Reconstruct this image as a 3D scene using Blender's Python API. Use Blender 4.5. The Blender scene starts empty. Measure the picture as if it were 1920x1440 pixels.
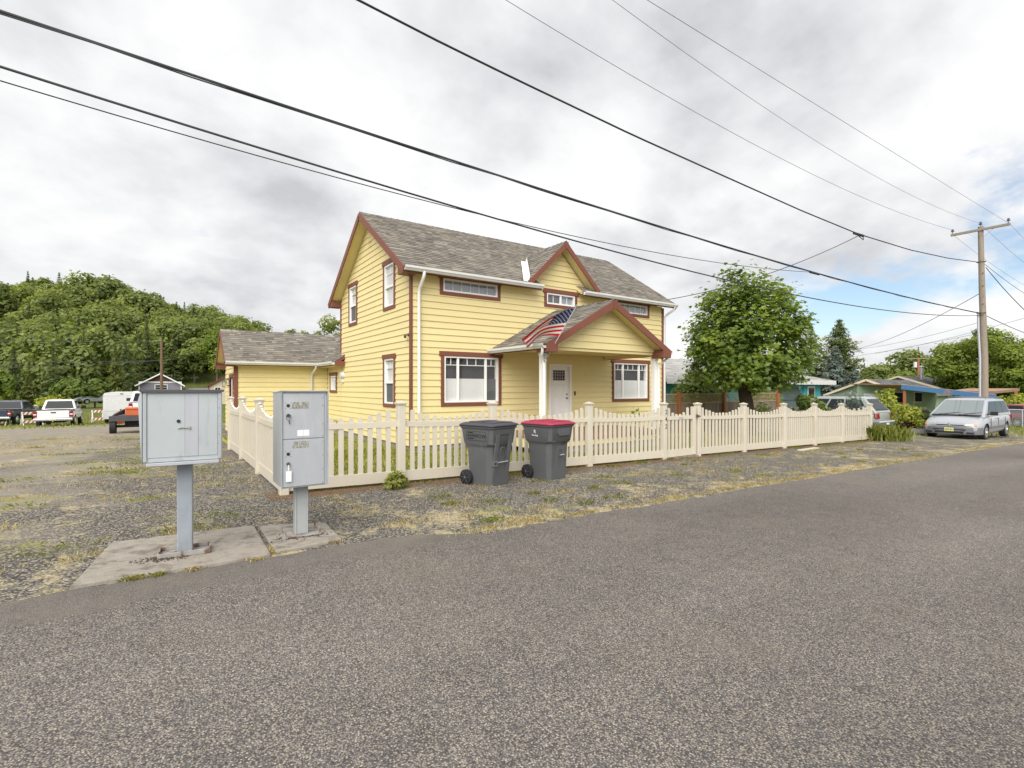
import bpy, bmesh, math, random
import numpy as np
from math import sin, cos, pi, radians
from mathutils import Vector, Matrix

# ------------------------------------------------------------------ camera, sky, sun, exposure
# World axes: x runs along the street (away to the right), y runs from the street into the lots, z is up.
scn = bpy.context.scene
COL = scn.collection
YAW = math.atan2(.5666, .8238)
EYE = 1.65
cam = bpy.data.objects.new('camera', bpy.data.cameras.new('camera'))
COL.objects.link(cam)
cam.location = (0, 0, EYE)
cam.rotation_euler = (pi/2, 0, -(pi/2 - math.atan2(.8238, .5666)))
cam.data.sensor_width = 36
cam.data.lens = 36*949/1920
cam.data.shift_y = 7/1920
cam.data.clip_end = 3000
scn.camera = cam

SUN_EL, SUN_AZ = radians(40), math.atan2(-.72, -.69)      # direction towards the sun, world axes
W = bpy.data.worlds.new('World'); scn.world = W; W.use_nodes = True

def N(nt, typ, **kw):
    n = nt.nodes.new(typ)
    for k, v in kw.items():
        if k.startswith('i_'):
            n.inputs[k[2:].replace('_', ' ')].default_value = v
        else:
            setattr(n, k, v)
    return n

def math_n(nt, op, a, b=None, c=None, clamp=False):
    n = nt.nodes.new('ShaderNodeMath'); n.operation = op; n.use_clamp = clamp
    for i, v in enumerate((a, b, c)):
        if v is None: continue
        if isinstance(v, (int, float)): n.inputs[i].default_value = v
        else: nt.links.new(v, n.inputs[i])
    return n.outputs[0]

def ramp(nt, fac, stops, mode='LINEAR'):
    n = nt.nodes.new('ShaderNodeValToRGB'); n.color_ramp.interpolation = mode
    els = n.color_ramp.elements
    while len(els) < len(stops): els.new(.5)
    for e, (p, c) in zip(els, stops):
        e.position = p
        e.color = (c, c, c, 1) if isinstance(c, (int, float)) else (*c, 1)
    nt.links.new(fac, n.inputs[0])
    return n.outputs[0]

def mixc(nt, fac, a, b, mode='MIX'):
    n = nt.nodes.new('ShaderNodeMix'); n.data_type = 'RGBA'; n.blend_type = mode; n.clamp_factor = True
    for i, v in ((0, fac), (6, a), (7, b)):
        if isinstance(v, (int, float)): n.inputs[i].default_value = v if i == 0 else (v, v, v, 1)
        elif isinstance(v, tuple): n.inputs[i].default_value = (*v, 1)
        else: nt.links.new(v, n.inputs[i])
    return n.outputs[2]

def noise(nt, vec, scale, detail=4, rough=.55, dist=0., out=0):
    n = nt.nodes.new('ShaderNodeTexNoise')
    n.inputs['Scale'].default_value = scale; n.inputs['Detail'].default_value = detail
    n.inputs['Roughness'].default_value = rough; n.inputs['Distortion'].default_value = dist
    if vec is not None: nt.links.new(vec, n.inputs['Vector'])
    return n.outputs[out]

def build_sky():
    nt = W.node_tree; nt.nodes.clear()
    out = N(nt, 'ShaderNodeOutputWorld'); bg = N(nt, 'ShaderNodeBackground')
    nt.links.new(bg.outputs[0], out.inputs[0])
    S = .1
    bg.inputs['Strength'].default_value = S
    sky = N(nt, 'ShaderNodeTexSky'); sky.sky_type = 'NISHITA'; sky.sun_disc = False
    sky.sun_elevation = SUN_EL; sky.sun_rotation = pi/2 - SUN_AZ
    sky.altitude = 50; sky.air_density = 1.0; sky.dust_density = 1.0
    tc = N(nt, 'ShaderNodeTexCoord')
    sep = N(nt, 'ShaderNodeSeparateXYZ'); nt.links.new(tc.outputs['Generated'], sep.inputs[0])
    z = math_n(nt, 'MAXIMUM', sep.outputs[2], 0.0)
    den = math_n(nt, 'ADD', z, .42)
    px = math_n(nt, 'DIVIDE', sep.outputs[0], den); py = math_n(nt, 'DIVIDE', sep.outputs[1], den)
    com = N(nt, 'ShaderNodeCombineXYZ'); nt.links.new(px, com.inputs[0]); nt.links.new(py, com.inputs[1])
    com.inputs[2].default_value = 11.2
    P = com.outputs[0]
    cover = noise(nt, P, 1.7, 8, .56, .1)
    # fewer clouds along the street to the right (thin spots low over the houses there)
    sm = N(nt, 'ShaderNodeMapRange'); sm.interpolation_type = 'SMOOTHSTEP'; nt.links.new(sep.outputs[0], sm.inputs['Value'])
    sm.inputs['From Min'].default_value = .66; sm.inputs['From Max'].default_value = .96; sm.inputs['To Max'].default_value = .34
    side = sm.outputs[0]
    low = math_n(nt, 'MULTIPLY', math_n(nt, 'SUBTRACT', 1.0, math_n(nt, 'MULTIPLY', z, 2.5), clamp=True), side)
    hz = N(nt, 'ShaderNodeMapRange'); hz.interpolation_type = 'SMOOTHSTEP'; nt.links.new(z, hz.inputs['Value']); hz.inputs['From Min'].default_value = .02; hz.inputs['From Max'].default_value = .13
    low = math_n(nt, 'MULTIPLY', low, hz.outputs[0])
    cov = math_n(nt, 'SUBTRACT', math_n(nt, 'ADD', cover, .20), low)
    mask = ramp(nt, cov, [(.40, 0.), (.52, 1.)], 'EASE')
    body = noise(nt, P, 2.3, 7, .54, .12)
    mp = N(nt, 'ShaderNodeMapping'); mp.inputs['Location'].default_value = (4.3, 1.9, 0)
    nt.links.new(P, mp.inputs[0])
    fine = noise(nt, mp.outputs[0], 6.0, 7, .55, .2)
    sh = math_n(nt, 'ADD', math_n(nt, 'MULTIPLY', body, .78), math_n(nt, 'MULTIPLY', fine, .22))
    shade = ramp(nt, sh, [(.34, (.60, .61, .64)), (.44, (.77, .78, .80)), (.53, (.92, .925, .935)), (.64, (1.06, 1.06, 1.06))])
    cl = N(nt, 'ShaderNodeVectorMath', operation='SCALE'); nt.links.new(shade, cl.inputs[0]); cl.inputs['Scale'].default_value = SKY_L/S
    sk = N(nt, 'ShaderNodeVectorMath', operation='SCALE'); nt.links.new(sky.outputs[0], sk.inputs[0]); sk.inputs['Scale'].default_value = BLUE
    nt.links.new(mixc(nt, mask, sk.outputs[0], cl.outputs[0]), bg.inputs[0])
SKY_L, BLUE = .635, .95
build_sky()
sun = bpy.data.objects.new('sun', bpy.data.lights.new('sun', 'SUN')); COL.objects.link(sun)
sun.data.energy = 2.9; sun.data.angle = radians(56); sun.data.color = (1, .96, .90)
sd = Vector((cos(SUN_EL)*cos(SUN_AZ), cos(SUN_EL)*sin(SUN_AZ), sin(SUN_EL)))
sun.rotation_euler = sd.to_track_quat('Z', 'Y').to_euler()
vs = scn.view_settings
vs.view_transform = 'Standard'; vs.look = 'None'; vs.gamma = 1; vs.use_curve_mapping = False
vs.exposure = .68

# ------------------------------------------------------------------ helpers
rnd = random.Random(7)
RNG = np.random.default_rng(11)

def at(px, py, Y):                     # camera-space helper: a place Y metres deep, on street axes
    X = (px - 960)/949*Y
    return (.8238*X + .5666*Y, -.5666*X + .8238*Y, EYE + (727 - py)/949*Y)

def ground(x, y):
    x = np.asarray(x, float); y = np.asarray(y, float)
    z = .05 - .0195*(np.clip(x, -2, 25) - 3.23) - .03*(np.clip(x, 25, 60) - 25)
    z = z - .014*(np.clip(y, 12, 22) - 12) - .04*(np.clip(y, 22, 52) - 22)*np.clip((30 - x)/12, 0.1, 1)
    return z
def gz(x, y): return float(ground(x, y))

class B:                                # collects polygons, links them as one mesh object
    def __init__(s): s.v = []; s.f = []; s.m = []; s.t = []
    def add(s, vs, fs, mi=0, t=None):
        o = len(s.v); s.v += [tuple(p) for p in vs]
        t = rnd.random() if t is None else t
        for f in fs: s.f.append([i + o for i in f]); s.m.append(mi); s.t.append(t)
        return s
    def box(s, x0, x1, y0, y1, z0, z1, mi=0, t=None):
        return s.add([(x0,y0,z0),(x1,y0,z0),(x1,y1,z0),(x0,y1,z0),(x0,y0,z1),(x1,y0,z1),(x1,y1,z1),(x0,y1,z1)],
                     [(0,3,2,1),(4,5,6,7),(0,1,5,4),(1,2,6,5),(2,3,7,6),(3,0,4,7)], mi, t)
    def obox(s, c, a, b, d, mi=0, t=None):      # centre and three half axes
        c, a, b, d = map(Vector, (c, a, b, d))
        return s.add([c-a-b-d, c+a-b-d, c+a+b-d, c-a+b-d, c-a-b+d, c+a-b+d, c+a+b+d, c-a+b+d],
                     [(0,3,2,1),(4,5,6,7),(0,1,5,4),(1,2,6,5),(2,3,7,6),(3,0,4,7)], mi, t)
    def beam(s, p, q, w, h, up=(0,0,1), mi=0):
        p, q = Vector(p), Vector(q); d = (q-p); a = d.normalized()
        up = Vector(up); b = a.cross(up)
        if b.length < 1e-4: b = a.cross(Vector((1,0,0)))
        b.normalize(); c = b.cross(a)
        return s.obox((p+q)/2, d/2, b*w/2, c*h/2, mi)
    def tube(s, pts, r, n=8, mi=0, cap=True):
        pts = [Vector(p) for p in pts]; rs = r if isinstance(r, (list, tuple)) else [r]*len(pts)
        o = len(s.v); prev = None
        for i, p in enumerate(pts):
            d = (pts[min(i+1, len(pts)-1)] - pts[max(i-1, 0)]).normalized()
            if prev is None:
                a = d.cross(Vector((0,0,1)));
                if a.length < 1e-3: a = d.cross(Vector((1,0,0)))
            else: a = prev - d*prev.dot(d)
            a.normalize(); prev = a; b = d.cross(a)
            for k in range(n):
                w = 2*pi*k/n; s.v.append(tuple(p + (a*cos(w) + b*sin(w))*rs[i]))
        t = rnd.random()
        for i in range(len(pts)-1):
            for k in range(n):
                s.f.append([o+i*n+k, o+i*n+(k+1)%n, o+(i+1)*n+(k+1)%n, o+(i+1)*n+k]); s.m.append(mi); s.t.append(t)
        if cap:
            s.f.append([o+k for k in range(n)][::-1]); s.m.append(mi); s.t.append(t)
            s.f.append([o+(len(pts)-1)*n+k for k in range(n)]); s.m.append(mi); s.t.append(t)
        return s
    def prism(s, poly, vec, mi=0, t=None):
        vec = Vector(vec); n = len(poly); P = [Vector(p) for p in poly]
        return s.add(P + [p+vec for p in P], [list(range(n))[::-1], [n+i for i in range(n)]] +
                     [(i, (i+1) % n, n+(i+1) % n, n+i) for i in range(n)], mi, t)
    def disc(s, c, ax, r0, r1, h, n=20, mi=0):   # short cylinder or cone along ax
        c, ax = Vector(c), Vector(ax).normalized()
        return s.tube([c, c+ax*h], [r0, r1], n, mi)
    def mesh(s, name, mats):
        me = bpy.data.meshes.new(name); me.from_pydata(s.v, [], s.f)
        for m in (mats if isinstance(mats, (list, tuple)) else [mats]): me.materials.append(m)
        me.polygons.foreach_set('material_index', s.m)
        a = me.attributes.new('tint', 'FLOAT', 'FACE'); a.data.foreach_set('value', s.t)
        return me
    def build(s, name, mats, parent=None, smooth=0, bevel=0, kind=None, loc=None, seg=2, fix=False):
        me = s.mesh(name, mats)
        if fix:
            bm = bmesh.new(); bm.from_mesh(me); bmesh.ops.recalc_face_normals(bm, faces=bm.faces); bm.to_mesh(me); bm.free()
        return link(name, me, parent, smooth, bevel, kind, loc, seg)

def link(name, me, parent=None, smooth=0, bevel=0, kind=None, loc=None, seg=2):
    if smooth:
        me.shade_smooth(); me.set_sharp_from_angle(angle=radians(smooth))
    o = bpy.data.objects.new(name, me); COL.objects.link(o); o.parent = parent
    if loc: o.location = loc
    if kind: o['kind'] = kind
    if bevel:
        m = o.modifiers.new('bevel', 'BEVEL'); m.width = bevel; m.segments = seg; m.limit_method = 'ANGLE'; m.angle_limit = radians(40)
        m.harden_normals = False
    return o

def thing(name, label, cat, loc=(0,0,0), rz=0, group=None):
    o = bpy.data.objects.new(name, None); COL.objects.link(o); o.empty_display_size = .2
    o.location = loc; o.rotation_euler = (0,0,rz)
    return tag(o, label, cat, group)
def tag(o, label=None, cat=None, group=None, kind=None):
    if label: o['label'] = label
    if cat: o['category'] = cat
    if group: o['group'] = group
    if kind: o['kind'] = kind
    return o
def dup(root, loc, rz, label, scale=1., group=None):
    def cp(o, par):
        c = o.copy(); COL.objects.link(c); c.parent = par
        for ch in list(o.children): cp(ch, c)
        return c
    r = cp(root, None); r.location = loc; r.rotation_euler = (0,0,rz); r.scale = (scale,)*3 if isinstance(scale, (int, float)) else scale
    r['label'] = label
    if group: r['group'] = group
    return r

def np_mesh(name, V, k, mats, tint, loops=None):    # V: (n*k,3) polygons of k own vertices each
    n = len(V)//k
    me = bpy.data.meshes.new(name)
    me.vertices.add(len(V)); me.vertices.foreach_set('co', np.ascontiguousarray(V, np.float32).ravel())
    me.loops.add(n*k); me.loops.foreach_set('vertex_index', np.arange(n*k, dtype=np.int32))
    me.polygons.add(n); me.polygons.foreach_set('loop_start', np.arange(0, n*k, k, dtype=np.int32))
    me.update(calc_edges=True)
    for m in (mats if isinstance(mats, (list, tuple)) else [mats]): me.materials.append(m)
    a = me.attributes.new('tint', 'FLOAT', 'FACE'); a.data.foreach_set('value', np.ascontiguousarray(tint, np.float32))
    return me

def text_mesh(s, size, mat, name='lettering', parent=None, extrude=.0015):
    cu = bpy.data.curves.new('t', 'FONT'); cu.body = s; cu.size = size; cu.extrude = extrude; cu.align_x = 'CENTER'; cu.align_y = 'CENTER'
    cu.resolution_u = 2
    o = bpy.data.objects.new('t', cu); COL.objects.link(o)
    me = bpy.data.meshes.new_from_object(o.evaluated_get(bpy.context.evaluated_depsgraph_get()))
    bpy.data.objects.remove(o); bpy.data.curves.remove(cu)
    me.materials.clear(); me.materials.append(mat); me.name = name
    r = bpy.data.objects.new(name, me); COL.objects.link(r); r.parent = parent
    return r
def place(o, c, xa, ya):                 # put text flat on a face: x axis, y axis, centre
    xa, ya = Vector(xa).normalized(), Vector(ya).normalized(); za = xa.cross(ya)
    o.matrix_local = Matrix(((xa.x, ya.x, za.x, c[0]), (xa.y, ya.y, za.y, c[1]), (xa.z, ya.z, za.z, c[2]), (0,0,0,1)))
    return o

# ------------------------------------------------------------------ materials
def new_mat(name):
    m = bpy.data.materials.new(name); m.use_nodes = True; nt = m.node_tree; nt.nodes.clear()
    out = N(nt, 'ShaderNodeOutputMaterial'); p = N(nt, 'ShaderNodeBsdfPrincipled')
    nt.links.new(p.outputs[0], out.inputs[0])
    pos = N(nt, 'ShaderNodeNewGeometry').outputs['Position']
    return m, nt, p, pos, out
def stretch(nt, pos, sc):
    mp = N(nt, 'ShaderNodeMapping'); mp.inputs['Scale'].default_value = sc; nt.links.new(pos, mp.inputs[0]); return mp.outputs[0]

def mat(name, col, rough=.6, var=.10, scale=3., bump=0., bscale=80., metal=0., spec=.4, tint=0., objvar=0., stain=None, sscale=(1,1,1), coat=0.):
    m, nt, p, pos, _ = new_mat(name)
    vec = stretch(nt, pos, sscale) if sscale != (1,1,1) else pos
    n = noise(nt, vec, scale, 5, .6)
    f = math_n(nt, 'ADD', math_n(nt, 'MULTIPLY', math_n(nt, 'SUBTRACT', n, .5), var*3.2), 1.)
    if tint:
        a = N(nt, 'ShaderNodeAttribute'); a.attribute_name = 'tint'
        f = math_n(nt, 'MULTIPLY', f, math_n(nt, 'ADD', math_n(nt, 'MULTIPLY', a.outputs['Fac'], 2*tint), 1-tint))
    if objvar:
        oi = N(nt, 'ShaderNodeObjectInfo')
        f = math_n(nt, 'MULTIPLY', f, math_n(nt, 'ADD', math_n(nt, 'MULTIPLY', oi.outputs['Random'], 2*objvar), 1-objvar))
    vm = N(nt, 'ShaderNodeVectorMath', operation='SCALE'); vm.inputs[0].default_value = col; nt.links.new(f, vm.inputs['Scale'])
    c = vm.outputs[0]
    if stain:                            # (colour, low, high, scale, amount): worn or dirty patches with a shape of their own
        sc_, lo, hi, ss, amt = stain
        k = ramp(nt, noise(nt, stretch(nt, pos, (1,1,.45)), ss, 7, .62, .3), [(lo, 0.), (hi, amt)])
        c = mixc(nt, k, c, sc_)
    nt.links.new(c, p.inputs['Base Color'])
    p.inputs['Roughness'].default_value = rough; p.inputs['Metallic'].default_value = metal; p.inputs['Specular IOR Level'].default_value = spec
    if coat: p.inputs['Coat Weight'].default_value = coat; p.inputs['Coat Roughness'].default_value = .08
    if bump:
        b = N(nt, 'ShaderNodeBump'); b.inputs['Strength'].default_value = bump; b.inputs['Distance'].default_value = .01
        nt.links.new(noise(nt, vec, bscale, 4, .6), b.inputs['Height']); nt.links.new(b.outputs[0], p.inputs['Normal'])
    return m

def leaf_mat(name, dark, light, trans=.3, rough=.55, spec=.3):
    m, nt, p, pos, out = new_mat(name)
    a = N(nt, 'ShaderNodeAttribute'); a.attribute_name = 'tint'
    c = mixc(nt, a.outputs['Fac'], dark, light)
    c = mixc(nt, math_n(nt, 'MULTIPLY', noise(nt, pos, .8, 3), .5), c, tuple(x*.62 for x in dark))
    nt.links.new(c, p.inputs['Base Color']); p.inputs['Roughness'].default_value = rough; p.inputs['Specular IOR Level'].default_value = spec
    tr = N(nt, 'ShaderNodeBsdfTranslucent'); hs = N(nt, 'ShaderNodeVectorMath', operation='MULTIPLY'); nt.links.new(c, hs.inputs[0]); hs.inputs[1].default_value = (1.5, 1.45, .7)
    nt.links.new(hs.outputs[0], tr.inputs[0])
    mx = N(nt, 'ShaderNodeMixShader'); mx.inputs[0].default_value = trans
    nt.links.new(p.outputs[0], mx.inputs[1]); nt.links.new(tr.outputs[0], mx.inputs[2]); nt.links.new(mx.outputs[0], out.inputs[0])
    return m

def glass_mat(name, base=.1, tintc=(1,1,1), rough=.0, ior=1.5):
    m, nt, p, pos, out = new_mat(name)
    nt.nodes.remove(p)
    tr = N(nt, 'ShaderNodeBsdfTransparent'); tr.inputs[0].default_value = (*tintc, 1)
    gl = N(nt, 'ShaderNodeBsdfGlossy'); gl.inputs['Roughness'].default_value = rough
    fr = N(nt, 'ShaderNodeFresnel'); fr.inputs[0].default_value = ior
    bf = N(nt, 'ShaderNodeNewGeometry').outputs['Backfacing']
    f = math_n(nt, 'MULTIPLY', math_n(nt, 'ADD', math_n(nt, 'MULTIPLY', fr.outputs[0], 1.2), base), math_n(nt, 'SUBTRACT', 1.0, bf), clamp=True)
    b = N(nt, 'ShaderNodeBump'); b.inputs['Strength'].default_value = .05; b.inputs['Distance'].default_value = .02
    nt.links.new(noise(nt, pos, 2.5, 2), b.inputs['Height']); nt.links.new(b.outputs[0], gl.inputs['Normal'])
    mx = N(nt, 'ShaderNodeMixShader'); nt.links.new(f, mx.inputs[0])
    nt.links.new(tr.outputs[0], mx.inputs[1]); nt.links.new(gl.outputs[0], mx.inputs[2]); nt.links.new(mx.outputs[0], out.inputs[0])
    return m

def shingle_mat(name, c0, c1, c2):
    m, nt, p, pos, _ = new_mat(name)
    a = N(nt, 'ShaderNodeAttribute'); a.attribute_name = 'tint'
    c = ramp(nt, a.outputs['Fac'], [(.0, c0), (.5, c1), (1., c2)])
    g = math_n(nt, 'ADD', math_n(nt, 'MULTIPLY', noise(nt, pos, 70, 3, .7), .9), .55)
    w = math_n(nt, 'ADD', math_n(nt, 'MULTIPLY', noise(nt, pos, .9, 5, .6), .5), .75)
    vm = N(nt, 'ShaderNodeVectorMath', operation='SCALE'); nt.links.new(c, vm.inputs[0]); nt.links.new(math_n(nt, 'MULTIPLY', g, w), vm.inputs['Scale'])
    nt.links.new(vm.outputs[0], p.inputs['Base Color']); p.inputs['Roughness'].default_value = .9; p.inputs['Specular IOR Level'].default_value = .2
    return m

def ground_mat():
    m, nt, p, pos, _ = new_mat('gravel_ground')
    sp = N(nt, 'ShaderNodeSeparateXYZ'); nt.links.new(pos, sp.inputs[0]); X, Y = sp.outputs[0], sp.outputs[1]
    vo = N(nt, 'ShaderNodeTexVoronoi'); vo.inputs['Scale'].default_value = 52; nt.links.new(pos, vo.inputs['Vector'])
    cs = N(nt, 'ShaderNodeSeparateColor'); nt.links.new(vo.outputs['Color'], cs.inputs[0])
    stone = ramp(nt, cs.outputs[0], [(0, (.06,.057,.055)), (.35, (.15,.141,.13)), (.7, (.26,.24,.205)), (1, (.48,.42,.33))])
    stone = mixc(nt, ramp(nt, vo.outputs['Distance'], [(.35, 0.), (.75, .8)]), stone, (.03,.026,.022))
    n1 = noise(nt, pos, .55, 6, .6); n2 = noise(nt, pos, 2.3, 6, .65, .4); n3 = noise(nt, pos, 9, 5, .7)
    # bare packed dirt in the lot on the left
    dirtc = ramp(nt, noise(nt, pos, 14, 6, .75), [(.25, (.16,.14,.115)), (.5, (.265,.235,.195)), (.75, (.37,.335,.275))])
    lf = math_n(nt, 'ADD', math_n(nt, 'MULTIPLY', X, -.22), math_n(nt, 'MULTIPLY', math_n(nt, 'SUBTRACT', n1, .5), 2.4))
    lf = math_n(nt, 'ADD', lf, math_n(nt, 'MULTIPLY', math_n(nt, 'SUBTRACT', Y, 6.), .03))
    c = mixc(nt, ramp(nt, lf, [(.22, 0.), (.65, .9)]), stone, dirtc)
    # dry straw-coloured growth, thicker beside the road
    straw = ramp(nt, noise(nt, pos, 38, 5, .8), [(.22, (.20,.155,.08)), (.45, (.42,.345,.19)), (.72, (.62,.54,.36))])
    bm_ = N(nt, 'ShaderNodeMapRange'); bm_.interpolation_type = 'SMOOTHSTEP'; nt.links.new(Y, bm_.inputs['Value'])
    bm_.inputs['From Min'].default_value = 5.9; bm_.inputs['From Max'].default_value = 4.7; bm_.inputs['To Min'].default_value = 0; bm_.inputs['To Max'].default_value = .075
    s_ = math_n(nt, 'ADD', math_n(nt, 'ADD', math_n(nt, 'MULTIPLY', n2, .62), math_n(nt, 'MULTIPLY', n3, .38)), bm_.outputs[0])
    s_ = math_n(nt, 'ADD', s_, math_n(nt, 'MULTIPLY', math_n(nt, 'SUBTRACT', n1, .5), .34))
    c = mixc(nt, ramp(nt, s_, [(.53, 0.), (.63, .75)]), c, straw)
    # living green-yellow patches
    gp = noise(nt, stretch(nt, pos, (.8, 1.3, 1)), 1.1, 7, .62, .5)
    grn = ramp(nt, noise(nt, pos, 30, 4, .8), [(.25, (.12,.125,.03)), (.5, (.28,.265,.065)), (.8, (.45,.39,.15))])
    c = mixc(nt, ramp(nt, gp, [(.57, 0.), (.68, .7)]), c, grn)
    # far lot: meadow
    far = N(nt, 'ShaderNodeMapRange'); far.interpolation_type = 'SMOOTHSTEP'
    nt.links.new(math_n(nt, 'ADD', Y, math_n(nt, 'MULTIPLY', n1, 14)), far.inputs['Value'])
    far.inputs['From Min'].default_value = 47; far.inputs['From Max'].default_value = 60
    mead = ramp(nt, noise(nt, pos, 1.5, 7, .7), [(.3, (.05,.07,.02)), (.55, (.13,.15,.04)), (.8, (.24,.22,.09))])
    c = mixc(nt, far.outputs[0], c, mead)
    r2 = N(nt, 'ShaderNodeMapRange'); r2.interpolation_type = 'SMOOTHSTEP'
    nt.links.new(math_n(nt, 'ADD', X, math_n(nt, 'MULTIPLY', n1, 6)), r2.inputs['Value'])
    r2.inputs['From Min'].default_value = 42; r2.inputs['From Max'].default_value = 46
    c = mixc(nt, r2.outputs[0], c, mead)
    # bark and leaf litter in the strip under the fence
    ml = N(nt, 'ShaderNodeMapRange'); ml.interpolation_type = 'SMOOTHSTEP'
    nt.links.new(math_n(nt, 'SUBTRACT', math_n(nt, 'ABSOLUTE', math_n(nt, 'SUBTRACT', Y, 7.95)), math_n(nt, 'MULTIPLY', math_n(nt, 'SUBTRACT', n2, .5), 1.2)), ml.inputs['Value'])
    ml.inputs['From Min'].default_value = .42; ml.inputs['From Max'].default_value = .12
    litter = ramp(nt, noise(nt, pos, 45, 4, .8), [(.3, (.05,.03,.018)), (.55, (.17,.09,.045)), (.8, (.30,.20,.11))])
    inx = math_n(nt, 'MULTIPLY', math_n(nt, 'GREATER_THAN', X, 1.2), math_n(nt, 'LESS_THAN', X, 22.))
    c = mixc(nt, math_n(nt, 'MULTIPLY', math_n(nt, 'MULTIPLY', ml.outputs[0], inx), .8), c, litter)
    nt.links.new(c, p.inputs['Base Color']); p.inputs['Roughness'].default_value = .95; p.inputs['Specular IOR Level'].default_value = .15
    b = N(nt, 'ShaderNodeBump'); b.inputs['Strength'].default_value = .7; b.inputs['Distance'].default_value = .012
    nt.links.new(math_n(nt, 'SUBTRACT', math_n(nt, 'MULTIPLY', n3, .6), vo.outputs['Distance']), b.inputs['Height']); nt.links.new(b.outputs[0], p.inputs['Normal'])
    return m

def road_mat(name, scale, gain, brown, big):
    m, nt, p, pos, _ = new_mat(name)
    vo = N(nt, 'ShaderNodeTexVoronoi'); vo.inputs['Scale'].default_value = scale; nt.links.new(pos, vo.inputs['Vector'])
    cs = N(nt, 'ShaderNodeSeparateColor'); nt.links.new(vo.outputs['Color'], cs.inputs[0])
    c = ramp(nt, cs.outputs[1], [(0, (.05,.050,.054)), (.35, (.098,.093,.090)), (.62, (.150,.136,.120)), (.86, (.190,.165,.136)), (1, (.27,.24,.20))])
    c = mixc(nt, ramp(nt, vo.outputs['Distance'], [(.3, 0.), (.75, .85)]), c, (.028,.024,.02))
    nb = noise(nt, stretch(nt, pos, (.35, 1, 1)), big, 5, .55, .3)
    f = math_n(nt, 'MULTIPLY', math_n(nt, 'ADD', math_n(nt, 'MULTIPLY', nb, 1.2), .40), gain)
    f = math_n(nt, 'MULTIPLY', f, math_n(nt, 'ADD', math_n(nt, 'MULTIPLY', noise(nt, pos, 6, 4, .6), .35), .83))
    vm = N(nt, 'ShaderNodeVectorMath', operation='SCALE'); nt.links.new(c, vm.inputs[0]); nt.links.new(f, vm.inputs['Scale'])
    c = mixc(nt, ramp(nt, noise(nt, pos, .8, 5, .6), [(.5, 0.), (.75, brown)]), vm.outputs[0], (.215,.18,.14))
    nt.links.new(c, p.inputs['Base Color']); p.inputs['Roughness'].default_value = .88; p.inputs['Specular IOR Level'].default_value = .25
    b = N(nt, 'ShaderNodeBump'); b.inputs['Strength'].default_value = .65; b.inputs['Distance'].default_value = .006; b.invert = True
    nt.links.new(vo.outputs['Distance'], b.inputs['Height']); nt.links.new(b.outputs[0], p.inputs['Normal'])
    return m

MT = {}
MT['yellow'] = mat('yellow_paint', (.69,.588,.30), .6, .03, 2.0, .12, 60, objvar=.02, stain=((.60,.46,.20), .60, .80, 1.1, .18))
MT['brown'] = mat('red_brown_paint', (.175,.062,.040), .55, .10, 4, objvar=.05)
MT['white'] = mat('white_vinyl', (.80,.80,.79), .4, .03, 3)
MT['gutter'] = mat('pale_gutter_metal', (.60,.605,.60), .45, .08, 5)
MT['shingle'] = shingle_mat('weathered_shingle', (.115,.106,.096), (.19,.172,.148), (.29,.26,.212))
MT['shingle_dk'] = shingle_mat('dark_shingle', (.07,.07,.075), (.12,.12,.125), (.17,.17,.17))
MT['shingle_lt'] = shingle_mat('pale_shingle', (.27,.265,.26), (.36,.355,.34), (.45,.44,.42))
MT['found'] = mat('concrete_foundation', (.26,.235,.20), .9, .2, 5, .4, 50)
MT['dark'] = mat('dark_interior', (.018,.018,.02), .8, .1)
MT['room'] = mat('dim_room', (.055,.055,.058), .8, .3, 2)
MT['blind'] = mat('pleated_blind', (.62,.63,.63), .8, .04, 2, sscale=(1,1,30))
MT['skyblind'] = mat('sky_reflection_blind', (.30,.335,.385), .7, .05, 2)  # blue-grey paints the sky reflection of the upstairs panes into the blind
MT['screen'] = mat('insect_screen', (.10,.105,.11), .8, .1)
MT['glass'] = glass_mat('window_glass', .015)
MT['glassup'] = glass_mat('sky_facing_glass', .12)
MT['almond'] = mat('almond_vinyl', (.565,.52,.43), .42, .04, 2.5, objvar=.02, stain=((.36,.31,.20), .57, .80, 2.2, .30))
MT['lightwood'] = mat('white_light_bulb_string', (.85,.85,.82), .4, .02)
MT['metal'] = mat('dull_painted_metal', (.43,.47,.49), .42, .10, 2.2, .05, 30, metal=.25, sscale=(1,1,.5), stain=((.17,.21,.26), .52, .68, 4.0, .65))
MT['metal2'] = mat('brushed_locker_metal', (.44,.465,.50), .4, .09, 3, .05, 30, metal=.3, sscale=(3,3,.3), stain=((.60,.62,.64), .55, .75, 4, .5))
MT['metaldk'] = mat('dark_metal_seam', (.07,.07,.075), .5, .2, 8)
MT['postpaint'] = mat('blue_grey_post_paint', (.27,.30,.34), .55, .12, 8, .1, 60, stain=((.16,.17,.19), .55, .70, 6, .5))
MT['rusty'] = mat('chipped_post_paint', (.33,.35,.355), .6, .10, 6, .2, 60, stain=((.15,.06,.022), .64, .70, 7, .95))
MT['rust'] = mat('rusted_plate', (.30,.29,.27), .75, .25, 12, .4, 60, stain=((.13,.055,.022), .50, .60, 12, .9))
MT['bin'] = mat('grey_bin_plastic', (.092,.096,.102), .5, .12, 4, .08, 90, stain=((.17,.165,.155), .58, .76, 5, .45))
MT['lid'] = mat('charcoal_lid_plastic', (.05,.05,.068), .45, .12, 6)
MT['redlid'] = mat('red_lid_plastic', (.33,.028,.065), .42, .08, 5)
MT['black'] = mat('black_rubber', (.018,.018,.019), .7, .2, 20)
MT['print'] = mat('black_print', (.02,.02,.022), .6, .05)
MT['wprint'] = mat('white_print', (.75,.75,.75), .6, .05)
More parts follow.
